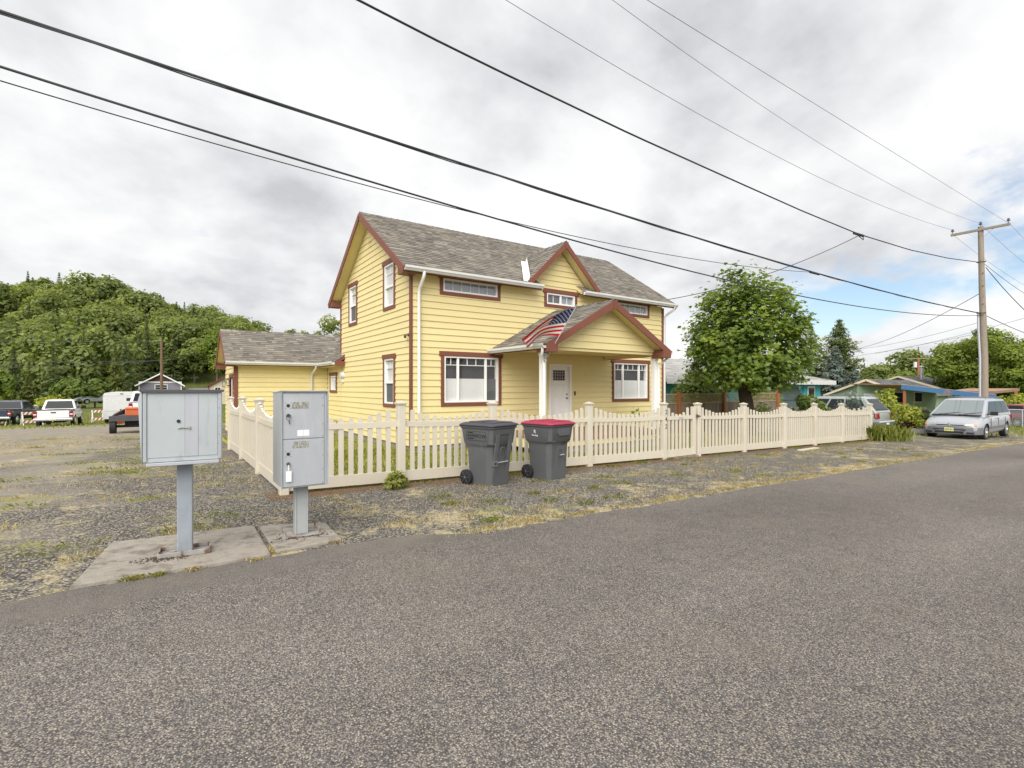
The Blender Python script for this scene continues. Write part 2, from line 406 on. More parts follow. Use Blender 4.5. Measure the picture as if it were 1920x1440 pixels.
MT['chrome'] = mat('bright_metal', (.70,.71,.72), .25, .05, metal=.9)
MT['deck'] = mat('red_cedar_deck', (.23,.115,.07), .6, .2, 6, objvar=.15)
MT['wood'] = mat('grey_weathered_wood', (.20,.165,.125), .85, .2, 8, .3, 40, objvar=.22, sscale=(4,4,.4), stain=((.08,.06,.045), .55, .75, 2, .6))
MT['cedar'] = mat('orange_cedar_post', (.30,.115,.045), .7, .2, 6, sscale=(4,4,.4))
MT['lattice'] = mat('tan_lattice', (.33,.25,.155), .8, .15, 8)
MT['pole'] = mat('weathered_pole_wood', (.27,.225,.18), .9, .18, 7, .5, 40, sscale=(5,5,.3), stain=((.11,.08,.06), .55, .72, 5, .6))
MT['poledk'] = mat('brown_pole_wood', (.16,.105,.065), .9, .2, 6, sscale=(4,4,.3))
MT['bark'] = mat('dark_bark', (.055,.042,.032), .95, .3, 9, 1., 25, sscale=(2,2,.5))
MT['barkg'] = mat('grey_bark', (.13,.11,.09), .95, .3, 6, .6, 25, sscale=(2,2,.5))
MT['wire'] = mat('black_cable', (.035,.036,.04), .6, .05)
MT['wiregrey'] = mat('grey_bare_wire', (.16,.165,.17), .5, .05)
MT['conduit'] = mat('galvanised_conduit', (.50,.52,.56), .45, .08, 6, metal=.4)
MT['ground'] = ground_mat()
MT['road'] = road_mat('chip_seal', 118, 1.72, .30, .42)
MT['strip'] = road_mat('old_smooth_asphalt', 260, 1.8, .85, .7)
MT['concrete'] = mat('weathered_concrete', (.30,.27,.23), .92, .22, 11, .8, 60, stain=((.10,.082,.06), .50, .66, 5.5, .75))
MT['lawn'] = None
m_, nt_, p_, pos_, _o = new_mat('dry_lawn')
nt_.links.new(ramp(nt_, noise(nt_, pos_, 6, 7, .75), [(.3, (.15,.16,.03)), (.5, (.27,.28,.06)), (.72, (.40,.36,.14))]), p_.inputs['Base Color'])
p_.inputs['Roughness'].default_value = .95
MT['lawn'] = m_
MT['maple'] = leaf_mat('maple_leaf', (.10,.175,.04), (.35,.44,.09), .45, .42, .5)
MT['oak'] = leaf_mat('oak_leaf', (.11,.155,.047), (.36,.41,.125), .45)
MT['oaklt'] = leaf_mat('bright_leaf', (.12,.19,.028), (.32,.38,.065), .4)
MT['fir'] = leaf_mat('fir_needle', (.075,.115,.048), (.25,.30,.11), .36)
MT['firlt'] = leaf_mat('yellow_green_needle', (.10,.135,.035), (.27,.30,.085), .3)
MT['spruce'] = leaf_mat('blue_spruce_needle', (.11,.15,.135), (.29,.34,.305), .2)
MT['shrub'] = leaf_mat('shrub_leaf', (.085,.14,.03), (.28,.35,.075), .4)
MT['lime'] = leaf_mat('lime_shrub_leaf', (.22,.27,.03), (.50,.53,.09), .4)
MT['plum'] = leaf_mat('plum_leaf', (.045,.012,.014), (.13,.04,.035), .25)
MT['straw'] = leaf_mat('dry_grass_blade', (.52,.43,.26), (.85,.76,.53), .4)
MT['blade'] = leaf_mat('green_grass_blade', (.17,.21,.035), (.46,.46,.13), .45)
MT['tallblade'] = leaf_mat('tall_grass_blade', (.25,.31,.06), (.58,.60,.20), .45)
MT['petal'] = leaf_mat('white_petal', (.55,.50,.50), (.75,.70,.70), .3)
def paint(name, col, rough=.3): return mat(name, col, rough, .03, 2, coat=.5, spec=.5)
MT['silver'] = paint('silver_car_paint', (.35,.365,.40)); MT['pwhite'] = paint('white_car_paint', (.74,.74,.74))
MT['palesilver'] = paint('pale_silver_paint', (.66,.68,.72)); MT['navy'] = paint('navy_car_paint', (.022,.032,.06)); MT['sage'] = paint('grey_green_car_paint', (.30,.335,.315))
MT['redcar'] = paint('dark_red_car_paint', (.20,.02,.025)); MT['cladding'] = mat('grey_bumper_plastic', (.14,.145,.165), .5, .05)
MT['carglass'] = glass_mat('dark_car_glass', .10, (.32,.34,.36)); MT['windshield'] = glass_mat('windshield_glass', .26, (.5,.55,.55))
MT['taillamp'] = mat('red_lamp_lens', (.22,.010,.010), .2, .1, 30, spec=.6); MT['headlamp'] = mat('hazy_headlamp_lens', (.36,.36,.31), .2, .15, 30, spec=.7)
MT['amber'] = mat('amber_lens', (.60,.22,.03), .25, .05, spec=.6)
MT['orange'] = mat('orange_paint', (.54,.13,.045), .45, .08, 5); MT['teal'] = mat('teal_paint', (.045,.36,.40), .6, .05)
MT['tealdk'] = mat('slate_green_panel', (.085,.12,.115), .7, .05); MT['sagewall'] = mat('sage_green_siding', (.235,.315,.215), .7, .05, sscale=(1,1,8))
MT['bluefascia'] = mat('blue_flaking_paint', (.045,.135,.27), .7, .10, 3, stain=((.26,.14,.09), .60, .66, 1.3, .9))
MT['copper'] = mat('tan_metal_roof', (.42,.27,.19), .6, .12, 2); MT['greywall'] = mat('grey_lap_paint', (.20,.195,.235), .7, .05, sscale=(1,1,8))
MT['brownshake'] = mat('brown_shake', (.09,.05,.035), .9, .2, 12); MT['cream'] = mat('cream_wall_paint', (.55,.48,.36), .7, .05)
MT['maroon'] = mat('maroon_trim_paint', (.16,.03,.04), .6, .05); MT['rock'] = mat('grey_rock', (.17,.16,.15), .9, .3, 9, .6, 25)
MT['flagred'] = mat('flag_red', (.62,.012,.025), .7, .04); MT['flagwhite'] = mat('flag_white', (.80,.80,.82), .7, .03); MT['flagblue'] = mat('flag_blue', (.022,.028,.11), .7, .05)
MT['stone'] = shingle_mat('loose_stone', (.05,.05,.052), (.15,.143,.132), (.40,.36,.30))
MT['plate'] = mat('yellow_green_plate', (.55,.56,.25), .5, .08, 30)
# ------------------------------------------------------------------ ground, road, paving
def smooth(t): t = np.clip(t, 0, 1); return t*t*(3-2*t)
def hill(x, y):
    X = .8238*x - .5666*y; Y = .5666*x + .8238*y
    prof = np.interp(X, [-420,-260,-170,-150,-136,-123,-115,-106,-97,-90,-83,-76,-69,-60,-40], [9,19,23,26,26.5,22,18,16.5,14.5,13.5,12.5,10.5,8.5,5,0])
    return prof*smooth((Y-84)/84)*(1-.5*smooth((Y-230)/300))
def terrain(x, y): return ground(x, y) + hill(np.asarray(x, float), np.asarray(y, float))
def sheet(name, xs, ys, zf, m, parent=None, kind='structure'):
    X, Y = np.meshgrid(xs, ys); Z = zf(X, Y); nx, ny = len(xs), len(ys)
    V = np.stack([X, Y, Z], -1).reshape(-1, 3)
    F = [(j*nx+i, j*nx+i+1, (j+1)*nx+i+1, (j+1)*nx+i) for j in range(ny-1) for i in range(nx-1)]
    me = bpy.data.meshes.new(name); me.from_pydata(V.tolist(), [], F); me.materials.append(m); me.shade_smooth()
    return link(name, me, parent, kind=kind)
gx = sorted(set([-900,-600,-450] + list(range(-400, 0, 8)) + [-2, 0, 5, 10, 15, 18, 21, 25, 30, 35, 40, 50, 60, 80, 110, 150, 200, 300, 450, 700, 1000]))
gy = sorted(set([-500,-200,-80,-30,-10,0,4,6,8,10,12,14,17,20,22,26,30,35,40,46,52,60] + list(range(68, 420, 8)) + [500, 700, 1000]))
sheet('ground', gx, gy, terrain, MT['ground'])

def ribbon(name, xs, lo, hi, lift, m, rows=3):      # a thin layer along the street with its own ragged edge
    V = []; F = []
    for i, x in enumerate(xs):
        a, b = lo(x), hi(x)
        for k in range(rows+1):
            y = a + (b-a)*k/rows; V.append((x, y, gz(x, y) + lift))
        V.append((x, b+.012, gz(x, b) - .01))
    n = rows+2
    for i in range(len(xs)-1):
        for k in range(n-1): F.append((i*n+k, (i+1)*n+k, (i+1)*n+k+1, i*n+k+1))
    me = bpy.data.meshes.new(name); me.from_pydata(V, [], F); me.materials.append(m); return link(name, me, None, kind='structure')
xs_f = [-150,-80,-40,-25,-2] + [-15 + .09*i for i in range(1, 480)] + [29 + i for i in range(1, 12)] + [60, 80, 120, 200, 300]
xs_f = sorted(set(round(x, 3) for x in xs_f) | {25., -2.})
ew = {x: rnd.gauss(0, .016) for x in xs_f}
def chip_edge(x): return float(np.interp(x, [-60, -.84,-.2,.08,.69,1.27,1.86,2.9,4,300], [4.40, 4.43,4.46,4.49,4.54,4.58,4.64,4.72,4.72,4.72])) + ew[x] + .02*sin(x*1.7) + .012*sin(x*5.3+1)
ribbon('road', xs_f, lambda x: -3.6, chip_edge, .014, MT['road'])
def strip_edge(x): return float(np.interp(x, [-60,-.94,-.58,.81,1.5,2.24,2.6,2.95], [5.05,4.95,5.02,5.05,5.10,5.05,4.88,4.66])) + ew[x]*.7 + .012*sin(x*4.1)
ribbon('road_shoulder', [x for x in xs_f if -45 < x < 2.95], lambda x: 4.25, strip_edge, .006, MT['strip'])

def slab(name, corners, top):
    b = B(); zs = [gz(*c) for c in corners]
    b.add([(c[0], c[1], z-.06) for c, z in zip(corners, zs)] + [(c[0], c[1], z+top) for c, z in zip(corners, zs)],
          [(3,2,1,0),(4,5,6,7),(0,1,5,4),(1,2,6,5),(2,3,7,6),(3,0,4,7)])
    return b.build(name, MT['concrete'], bevel=.012, kind='structure')
slab('concrete_pad', [(-.58,5.04),(.81,5.075),(.82,6.24),(-.42,6.25)], .034)
slab('concrete_pad', [(.855,5.13),(1.495,5.24),(1.52,5.97),(.865,6.21)], .030)
sheet('lawn', [1.5,3,5.285,8,12,16,21.6,25], [8.15,9.5,11,12,14,17,20], lambda X, Y: ground(X, Y)+.006, MT['lawn'])

# ------------------------------------------------------------------ house
HX, HY = 5.285, 12.262
house = thing('yellow_house', 'two-storey yellow lap-sided house with red-brown trim and a gabled porch', 'house', (HX, HY, 0))
class Pl:                                # a wall plane: origin, horizontal axis, outward normal
    def __init__(s, O, a, n): s.O, s.a, s.n = Vector(O), Vector(a), Vector(n)
    def P(s, x, z, d=0.): return s.O + s.a*x + s.n*d + Vector((0,0,z))
    def box(s, b, x0, x1, z0, z1, d0, d1, mi=0, t=None):
        c = s.P((x0+x1)/2, (z0+z1)/2, (d0+d1)/2)
        return b.obox(c, s.a*(x1-x0)/2, s.n*(d1-d0)/2, Vector((0,0,(z1-z0)/2)), mi, t)
REV = .173
def siding(par, pl, z0, z1, lim, holes=(), m='yellow', rev=REV, zref=None):
    z = z0
    while z < z1 - .01:
        zt = min(z+rev, z1)
        l0, r0 = lim(z); l1, r1 = lim(zt)
        if r0 - l0 < .03: break
        if r1 < l1: l1 = r1 = (l1+r1)/2
        hs = [h for h in holes if h[2] < zt-.004 and h[3] > z+.004]
        jt = [l0+(r0-l0)*rnd.uniform(.2, .8)] if r0-l0 > 3.4 else []
        cuts = sorted({l0, r0} | set(jt) | {min(max(c, l0), r0) for h in hs for c in (h[0], h[1])})
        for ca, cb in zip(cuts, cuts[1:]):
            if cb - ca < .012: continue
            zr = [(z, zt)]
            for h in hs:
                if h[0] < (ca+cb)/2 < h[1]:
                    zr = [q for a, b_ in zr for q in ((a, min(b_, h[2])), (max(a, h[3]), b_)) if q[1]-q[0] > .012]
            for a, b_ in zr:
                xa0 = l0 if ca == l0 else ca; xb0 = r0 if cb == r0 else cb
                f = (b_-z)/(zt-z)
                xa1 = max(ca, l0+(l1-l0)*f) if ca == l0 else max(ca, l1) ; xb1 = min(cb, r0+(r1-r0)*f) if cb == r0 else min(cb, r1)
                if xb1 < xa1: xb1 = xa1 = (xa1+xb1)/2
                if cb in jt: xb0 -= .004; xb1 -= .004
                d0 = .031 - .022*(a-z)/rev; d1 = .031 - .022*(b_-z)/rev
                q = B(); P = pl.P
                q.add([P(xa0,a,-.01),P(xb0,a,-.01),P(xb1,b_,-.01),P(xa1,b_,-.01),P(xa0,a,d0),P(xb0,a,d0),P(xb1,b_,d1),P(xa1,b_,d1)],
                      [(0,3,2,1),(4,5,6,7),(0,1,5,4),(1,2,6,5),(2,3,7,6),(3,0,4,7)])
                q.build('siding_board', MT[m], par)
        z = zt
def shingles(par, O, A, U, L, S, m='shingle', rev=.143, lim=None, wmin=.10, wmax=.34, lift=.016):
    O, A, U = Vector(O), Vector(A).normalized(), Vector(U).normalized(); Nn = A.cross(U)
    if Nn.z < 0: Nn = -Nn
    b = B(); u = -.02
    while u < S - .01:
        ut = min(u+rev+.03, S+.01)
        for xa, xb in (lim(u) if lim else [(0, L)]):
            x = xa
            while x < xb - .005:
                x2 = min(x + rnd.uniform(wmin, wmax), xb)
                if xb - x2 < .06: x2 = xb
                h = lift + (0.007 if rnd.random() < .5 else 0)
                t = min(1, max(0, rnd.choice([.25, .42, .5, .58, .8]) + rnd.gauss(0, .1)))
                p = [O+A*x+U*u, O+A*x2+U*u, O+A*x2+U*ut, O+A*x+U*ut]
                b.add([p[0], p[1], p[0]+Nn*h, p[1]+Nn*h, p[2]+Nn*.004, p[3]+Nn*.004], [(2,3,4,5),(0,1,3,2),(1,4,3),(0,2,5)], 0, t)
                x = x2
        u += rev
    return b.build('shingles', MT[m], par, kind='stuff')
def roof_slab(par, O, A, U, L, S, th=.12, m='yellow', name='roof', mi=None):   # a deck board whose top carries the shingles
    O, A, U = Vector(O), Vector(A).normalized(), Vector(U).normalized(); Nn = A.cross(U)
    if Nn.z < 0: Nn = -Nn
    b = B(); b.obox(O + A*L/2 + U*S/2 - Nn*(th/2+.004), A*L/2, U*S/2, Nn*th/2)
    return b.build(name, MT[m], par)
def ridge_cap(par, p, q, m='shingle', w=.15, drop=.08, d=(0,1,0)):
    p, q, d = Vector(p), Vector(q), Vector(d); L = (q-p).length; a = (q-p)/L; b = B(); x = 0
    while x < L - .02:
        x2 = min(x+.2, L); t = rnd.random()
        A0, A1 = p+a*x, p+a*x2; up = Vector((0,0,.012))
        for s in (-1, 1):
            b.add([A0+up*2.2, A1+up, A1+d*w*s-Vector((0,0,drop))+up, A0+d*w*s-Vector((0,0,drop))+up*2], [(0,1,2,3)], 0, t)
        x = x2
    return b.build('ridge_cap', MT[m], par)
def gutter(par, p, q, out, m='gutter'):
    p, q, o = Vector(p), Vector(q), Vector(out); pr = [(0,0),(.075,0),(.10,.045),(.118,.06),(.118,.115),(.106,.115),(.106,.07),(0.012,.03),(0,.10)]
    b = B(); b.prism([p+o*x+Vector((0,0,z)) for x, z in pr], q-p); return b.build('gutter', MT[m], par)
def downspout(par, pts, m='white', r=.042):
    return B().tube(pts, r, 8).build('downspout', MT[m], par, smooth=50)
def board(par, name, p, q, w, h, up=(0,0,1), m='brown', bevel=.004):
    return B().beam(p, q, w, h, up).build(name, MT[m], par, bevel=bevel, seg=1)

def window(par, pl, x0, x1, z0, z1, style, upper=False, header=.13, side=.10, sillh=.10):
    hole = (x0+.012, x1-.012, z0+.012, z1-.012)
    w = B(); fw = .042
    for a in ((x0,x1,z0,z0+fw),(x0,x1,z1-fw,z1),(x0,x0+fw,z0+fw,z1-fw),(x1-fw,x1,z0+fw,z1-fw)): pl.box(w, *a, -.10, .036)
    win = w.build('window', MT['white'], par)
    c = B()
    pl.box(c, x0-side, x0-.002, z0-sillh, z1, -.005, .048); pl.box(c, x1+.002, x1+side, z0-sillh, z1, -.005, .048)
    pl.box(c, x0-.002, x1+.002, z0-sillh, z0-.002, -.005, .048)
    c.build('casing', MT['brown'], win, bevel=.004, seg=1)
    h = B(); pl.box(h, x0-side-.05, x1+side+.05, z1+.002, z1+header, -.005, .058)
    h.build('header_trim', MT['brown'], win, bevel=.004, seg=1)
    xi0, xi1, zi0, zi1 = x0+fw, x1-fw, z0+fw, z1-fw; wd, ht = xi1-xi0, zi1-zi0
    bars = B(); mun = B()
    def vb(x, za, zb, t, bb, d=.022): pl.box(bb, x-t/2, x+t/2, za, zb, -.04, d)
    def hb(z, xa, xb, t, bb, d=.022): pl.box(bb, xa, xb, z-t/2, z+t/2, -.04, d)
    g = MT['glassup' if upper else 'glass']
    def pane(a, b_, c_, d_, dep=-.012):
        q = B(); pl.box(q, a, b_, c_, d_, dep-.006, dep); q.build('pane', g, win)
    def sheetp(nm, a, b_, c_, d_, m, dep=-.05):
        q = B(); pl.box(q, a, b_, c_, d_, dep-.004, dep); q.build(nm, MT[m], win)
    if style in ('triple', 'triple_r'):
        f1, f2 = (.235, .775) if style == 'triple' else (.255, .765)
        xa, xb = xi0+wd*f1, xi0+wd*f2; zm = zi1-ht*.165
        vb(xa, zi0, zi1, .055, bars); vb(xb, zi0, zi1, .055, bars)
        segs = [(xi0, xa-.0275, 1), (xa+.0275, xb-.0275, 2), (xb+.0275, xi1, 1)]
        for i, (a, b_, k) in enumerate(segs):
            hb(zm, a, b_, .018, mun, -.014)
            for j in range(k): vb(a+(b_-a)*(j+1)/(k+1), zm, zi1, .018, mun, -.014)
            pane(a, b_, zi0, zi1)
            sheetp('blind', a, b_, zi0, zi0+ht*.52, 'blind' if (i < 2 or style == 'triple_r') else 'screen')
    elif style == 'wide6':
        for j in range(5): vb(xi0+wd*(j+1)/6, zi0, zi1, .018, mun, -.014)
        pane(xi0, xi1, zi0, zi1); sheetp('blind', xi0, xi1, zi0, zi1, 'skyblind', -.07)
    elif style == 'slider':
        xm = xi0+wd*.5; vb(xm, zi0, zi1, .05, bars)
        for a, b_, i in ((xi0, xm-.025, 0), (xm+.025, xi1, 1)):
            vb((a+b_)/2, zi0, zi1, .018, mun, -.014); pane(a, b_, zi0, zi1); sheetp('blind', a, b_, zi0, zi1, 'screen' if i == 0 else 'skyblind', -.07)
    elif style in ('hung', 'hung_up'):
        zm = zi0+ht*.47; hb(zm, xi0, xi1, .055, bars)
        hb(zi1-ht*.53*.36, xi0, xi1, .018, mun, -.014); vb((xi0+xi1)/2, zi1-ht*.53*.36, zi1, .018, mun, -.014)
        pane(xi0, xi1, zi0, zm-.027, -.03); pane(xi0, xi1, zm+.027, zi1)
        sheetp('blind', xi0, xi1, zm if style == 'hung' else zi0, zi1, 'blind'); 
        if style == 'hung': sheetp('insect_screen', xi0, xi1, zi0, zm, 'screen', -.02)
    elif style == 'small':
        xm = (xi0+xi1)/2; vb(xm, zi0, zi1, .045, bars); hb(zi1-ht*.22, xi0, xi1, .016, mun, -.014)
        pane(xi0, xi1, zi0, zi1); sheetp('blind', xi0, xi1, zi0, zi1, 'screen'); sheetp('curtain', xm, xi1, zi0, zi1, 'blind', -.045)
    if bars.v: bars.build('sash_bar', MT['white'], win)
    if mun.v: mun.build('muntin', MT['white'], win)
    return hole

FR = Pl((0,0,0), (1,0,0), (0,-1,0)); LF = Pl((0,0,0), (0,1,0), (-1,0,0))
LX, DP = 9.89, 6.27
EZ, SL = 4.71, .667
def rt(e): return EZ + SL*(e+.32)
RP = DP/2
# solid wall cores set back from the siding
b = B()
b.prism([(.12,.12,-.1),(.12,DP-.12,-.1),(.12,DP-.12,4.75),(.12,RP,rt(RP)-.22),(.12,.12,4.75)], (LX-.24,0,0))
b.build('wall', MT['room'], house)
b = B(); b.box(.12, 6, DP-.1, 8.0, -.4, 2.5); b.build('wall', MT['room'], house)
WX = -3.2
b = B(); b.prism([(WX+.12,8.23,-.4),(WX+.12,11.1,-.4),(WX+.12,11.1,2.45),(WX+.12,9.66,3.6),(WX+.12,8.23,2.45)], (8.6,0,0)); b.build('wall', MT['room'], house)
b = B()
b.box(.02, LX-.02, .02, .12, -.45, .14); b.box(.02, .12, .12, 8.1, -.6, .14); b.box(LX-.12, LX-.02, .12, DP, -.6, .14); b.box(WX+.02, .02, 8.13, 8.2, -.6, .14); b.box(WX+.02, WX+.1, 8.2, 11.2, -.7, .14)
b.build('foundation', MT['found'], house)
holes = [window(house, FR, .89, 2.62, 4.245, 4.595, 'wide6', True), window(house, FR, .92, 2.65, 1.25, 2.505, 'triple'),
         window(house, FR, 4.43, 5.57, 4.24, 4.58, 'slider', True), window(house, FR, 7.32, 9.03, 4.245, 4.575, 'wide6', True),
         window(house, FR, 7.35, 9.03, 1.27, 2.50, 'triple_r')]
holes.append((4.52, 5.43, .40, 2.39))
siding(house, FR, .13, .13+26*REV, lambda z: (.004, LX-.03), holes)
DC, DW, DZ = 4.93, 1.40, 6.16
siding(house, FR, .13+26*REV, 5.95, lambda z: (DC-max(.0, (5.97-z)/.98), DC+max(.0, (5.97-z)/.98)), [(4.44, 5.56, 4.25, 4.60)])
lh = [window(house, LF, 1.17, 1.88, 3.96, 5.15, 'hung_up', True), window(house, LF, 4.49, 5.21, 3.85, 5.06, 'hung'),
      window(house, LF, 1.17, 1.88, 1.20, 2.47, 'hung'), window(house, LF, 6.87, 7.60, 1.56, 2.10, 'small')]
def gl(z):
    e = max(0.03, (z-4.53)/SL - .32); return (e, DP-e)
siding(house, LF, .13, 7.0, gl, lh)
# one-storey link at the back left, and the low wing
def lk(z): return (DP+.001, 8.11)
siding(house, LF, .13, 2.55, lk, lh)
WF = Pl((WX,8.11,0), (1,0,0), (0,-1,0)); WL = Pl((WX,8.11,0), (0,1,0), (-1,0,0))
siding(house, WF, -.05, 2.5, lambda z: (.012, 3.2-.03))
def wg(z):
    e = max(.012, (z-2.42)/SL-.36); return (e, 3.2-e)
gd = (.45, 1.42, -.3, 2.02)
siding(house, WL, -.05, 3.6, wg, [gd])
# corner boards
def cb(x, y, z0, z1, nx, ny, side):
    b = B()
    if side == 'x': b.box(x-.046, x+.012, y-.012, y+.10, z0, z1)
    else: b.box(x, x+.112, y-.046, y+.012, z0, z1)
    b.build('corner_board', MT['brown'], house, bevel=.004, seg=1)
cb(0, -.028, .10, 4.58, 0, 0, 'x'); cb(0, DP-.06, 2.9, 4.58, 0, 0, 'x'); cb(LX-.07, 0, .10, 4.58, 0, 0, 'y'); cb(WX, 8.08, -.1, 2.5, 0, 0, 'x'); cb(WX-.028, 8.11, -.1, 2.5, 0, 0, 'y')
# main roof
c_, s_ = 1/math.hypot(1, SL), SL/math.hypot(1, SL); U1, U2 = Vector((0,c_,s_)), Vector((0,-c_,s_))
SLEN = (RP+.32)/c_; X0, X1 = -.35, LX+.33
u0 = (.32+.02)/c_
roof_slab(house, Vector((X0,-.32,EZ))+U1*u0, (1,0,0), U1, X1-X0, SLEN-u0)
for a, b_ in ((X0, 4.0), (5.66, X1)): roof_slab(house, (a,-.32,EZ), (1,0,0), U1, b_-a, u0, .10)
roof_slab(house, (X0,DP+.32,EZ), (1,0,0), U2, X1-X0, SLEN)
shingles(house, (X0-.01,-.33,EZ), (1,0,0), U1, X1-X0+.02, SLEN, lim=lambda u: [(0, 4.0-X0), (5.66-X0, X1-X0+.02)] if u < u0 else [(0, X1-X0+.02)])
shingles(house, (X0-.01,DP+.33,EZ), (1,0,0), U2, X1-X0+.02, SLEN, wmin=.4, wmax=.8, rev=.28)
ridge_cap(house, (X0-.01,RP,rt(RP)), (X1+.01,RP,rt(RP)), drop=.10)
for xx in (X0-.018, X1+.018):
    for e, U in ((-.36, U1), (DP+.36, U2)):
        board(house, 'rake_board', Vector((xx,e,EZ-.03-.0))-Vector((0,0,.085)), Vector((xx,RP,rt(RP)-.10)), .034, .19, m='brown')
for yy, sg in ((-.33, -1), (DP+.33, 1)):
    for a, b_ in ([(X0, 4.0), (5.66, X1)] if sg < 0 else [(X0, X1)]):
        board(house, 'fascia', (a, yy, EZ-.07), (b_, yy, EZ-.07), .025, .16)
        b = B(); b.box(a, b_, min(yy, 0 if sg < 0 else DP), max(yy, 0 if sg < 0 else DP), EZ-.022, EZ-.010); b.build('soffit', MT['yellow'], house)
for a, e0, e1 in ((X0-.012, -.34, .06), (X0-.012, DP-.06, DP+.34)):      # boxed eave returns on the left gable
    b = B(); b.box(a, a+.36, e0, e1, EZ-.175, EZ+.02); b.build('eave_return', MT['brown'], house, bevel=.004, seg=1)
gutter(house, (X0-.01,-.345,EZ-.12), (4.0,-.345,EZ-.12), (0,-1,0)); gutter(house, (5.66,-.345,EZ-.12), (X1+.01,-.345,EZ-.12), (0,-1,0))
downspout(house, [(.17,-.40,EZ-.10),(.17,-.40,4.53),(.17,-.32,4.42),(.17,-.12,4.24),(.17,-.075,4.14),(.17,-.075,.30),(.17,-.10,.16),(.17,-.24,.08)], 'white', .044)
downspout(house, [(LX+.2,-.40,EZ-.10),(LX+.2,-.38,4.5),(LX+.12,-.15,4.36),(LX+.04,-.075,4.24),(LX+.03,-.075,.15)], 'gutter', .042)
# cross gable over the middle window
hyp = math.hypot(DW, DZ-4.785); Vl, Vr = Vector((DW,0,DZ-4.785))/hyp, Vector((-DW,0,DZ-4.785))/hyp
def dorm(u):
    z = 4.785 + (DZ-4.785)*u/hyp; return [(0, .36 + max(.05, (z-EZ)/SL-.32) + .12)]
for V_, x in ((Vl, DC-DW), (Vr, DC+DW)):
    shingles(house, (x,-.37,4.785), (0,1,0), V_, 2.4, hyp, lim=dorm)
    b = B(); Nn = Vector((0,1,0)).cross(V_); Nn = -Nn if Nn.z < 0 else Nn; O = Vector((x,-.35,4.785)) - Nn*.006
    b.prism([O, O+V_*hyp, O+V_*hyp+Vector((0,2.25,0)), O+Vector((0,.40,0))], -Nn*.09); b.build('roof', MT['yellow'], house)
    board(house, 'rake_board', Vector((x,-.365,4.785-.07)), Vector((DC,-.365,DZ-.10)), .034, .15, up=(0,0,1))
ridge_cap(house, (DC,-.37,DZ), (DC,1.9,DZ), d=(1,0,0), drop=.145)
b = B(); b.prism([(DC-.075,-.39,DZ-.02),(DC+.075,-.39,DZ-.02),(DC+.06,-.39,DZ-.20),(DC,-.39,DZ-.24),(DC-.06,-.39,DZ-.20)], (0,.02,0)); b.build('peak_block', MT['brown'], house)
b = B()                                                             # white valley flashing on the left of the cross gable
def mroof(e): return Vector((0, e, rt(e)))
A0, A1 = Vector((3.50, -.34, rt(-.34))), Vector((4.52, 1.22, rt(1.22)))     # along the valley line
up_ = Vector((0,0,.06)); wm = Vector((-.17,0,0)); wd = Vl*.16
b.add([A0+up_, A1+up_, A1+wm+up_, A0+wm+up_], [(0,1,2,3)]); u2 = up_ + Vector((-.05,0,.05)); b.add([A0+up_, A0+wd+u2, A1+wd+u2, A1+up_], [(0,1,2,3)])
b.build('valley_flashing', MT['white'], house)
# porch
PC, PW, PR, PE = 4.72, 2.33, 4.02, 2.73
PF, PB = -2.59, -2.22
hp = math.hypot(PW, PR-PE); Vl, Vr = Vector((PW,0,PR-PE))/hp, Vector((-PW,0,PR-PE))/hp
for V_, x, sg in ((Vl, PC-PW, -1), (Vr, PC+PW, 1)):
    shingles(house, (x,PF-.01,PE), (0,1,0), V_, -PF+.01, hp)
    roof_slab(house, (x,PF,PE), (0,1,0), V_, -PF-.02, hp, .10)
    board(house, 'rake_board', (x-sg*.0,PF-.016,PE-.085), (PC,PF-.016,PR-.115), .034, .18)
    gutter(house, (x+sg*.005,PF-.0,PE-.11), (x+sg*.005,-.03,PE-.11), (sg,0,0))
    board(house, 'fascia', (x+sg*.0,PF,PE-.075), (x,-.03,PE-.075), .022, .13)
    b = B(); b.box(min(x, x-sg*.34), max(x, x-sg*.34), PF-.03, PB+.04, PE-.20, PE+.015); b.build('eave_return', MT['brown'], house, bevel=.004, seg=1)
ridge_cap(house, (PC,PF-.01,PR), (PC,0,PR), d=(1,0,0), drop=.08)
b = B(); b.prism([(PC-.09,PF-.04,PR-.01),(PC+.09,PF-.04,PR-.01),(PC+.07,PF-.04,PR-.23),(PC,PF-.04,PR-.26),(PC-.07,PF-.04,PR-.23)], (0,.02,0)); b.build('peak_block', MT['brown'], house)
PGp = Pl((0,PB,0), (1,0,0), (0,-1,0)); k = PW/(PR-PE)
siding(house, PGp, 2.70, PR-.13, lambda z: (max(PC-2.24, PC-(PR-.12-z)*k), min(PC+2.24, PC+(PR-.12-z)*k)), rev=.185)
b = B(); b.box(PC-2.24, PC+2.24, PB+.012, -.03, 2.69, 2.71); b.build('porch_ceiling', MT['yellow'], house)
b = B(); b.box(PC-2.24, PC+2.24, PB+.006, PB+.10, 2.62, 2.688); b.box(PC-2.24, PC-2.14, PB+.10, -.03, 2.60, 2.688); b.box(PC+2.14, PC+2.24, PB+.10, -.03, 2.60, 2.688); b.build('porch_beam', MT['yellow'], house)
for x in (PC-2.12, PC+2.13):
    b = B(); b.box(x-.065, x+.065, PB-.01, PB+.12, .40, 2.62); b.box(x-.08, x+.08, PB-.025, PB+.135, 2.46, 2.60)
    b.build('porch_post', MT['white'], house, bevel=.006)
downspout(house, [(PC-PW-.05,PF+.10,PE-.09),(PC-PW-.05,PF+.10,PE-.17),(PC-PW+.0,PF+.20,PE-.28),(PC-2.20,PB-.03,PE-.40),(PC-2.17,PB-.05,PE-.48),(PC-2.17,PB-.05,.42)], 'white', .036)
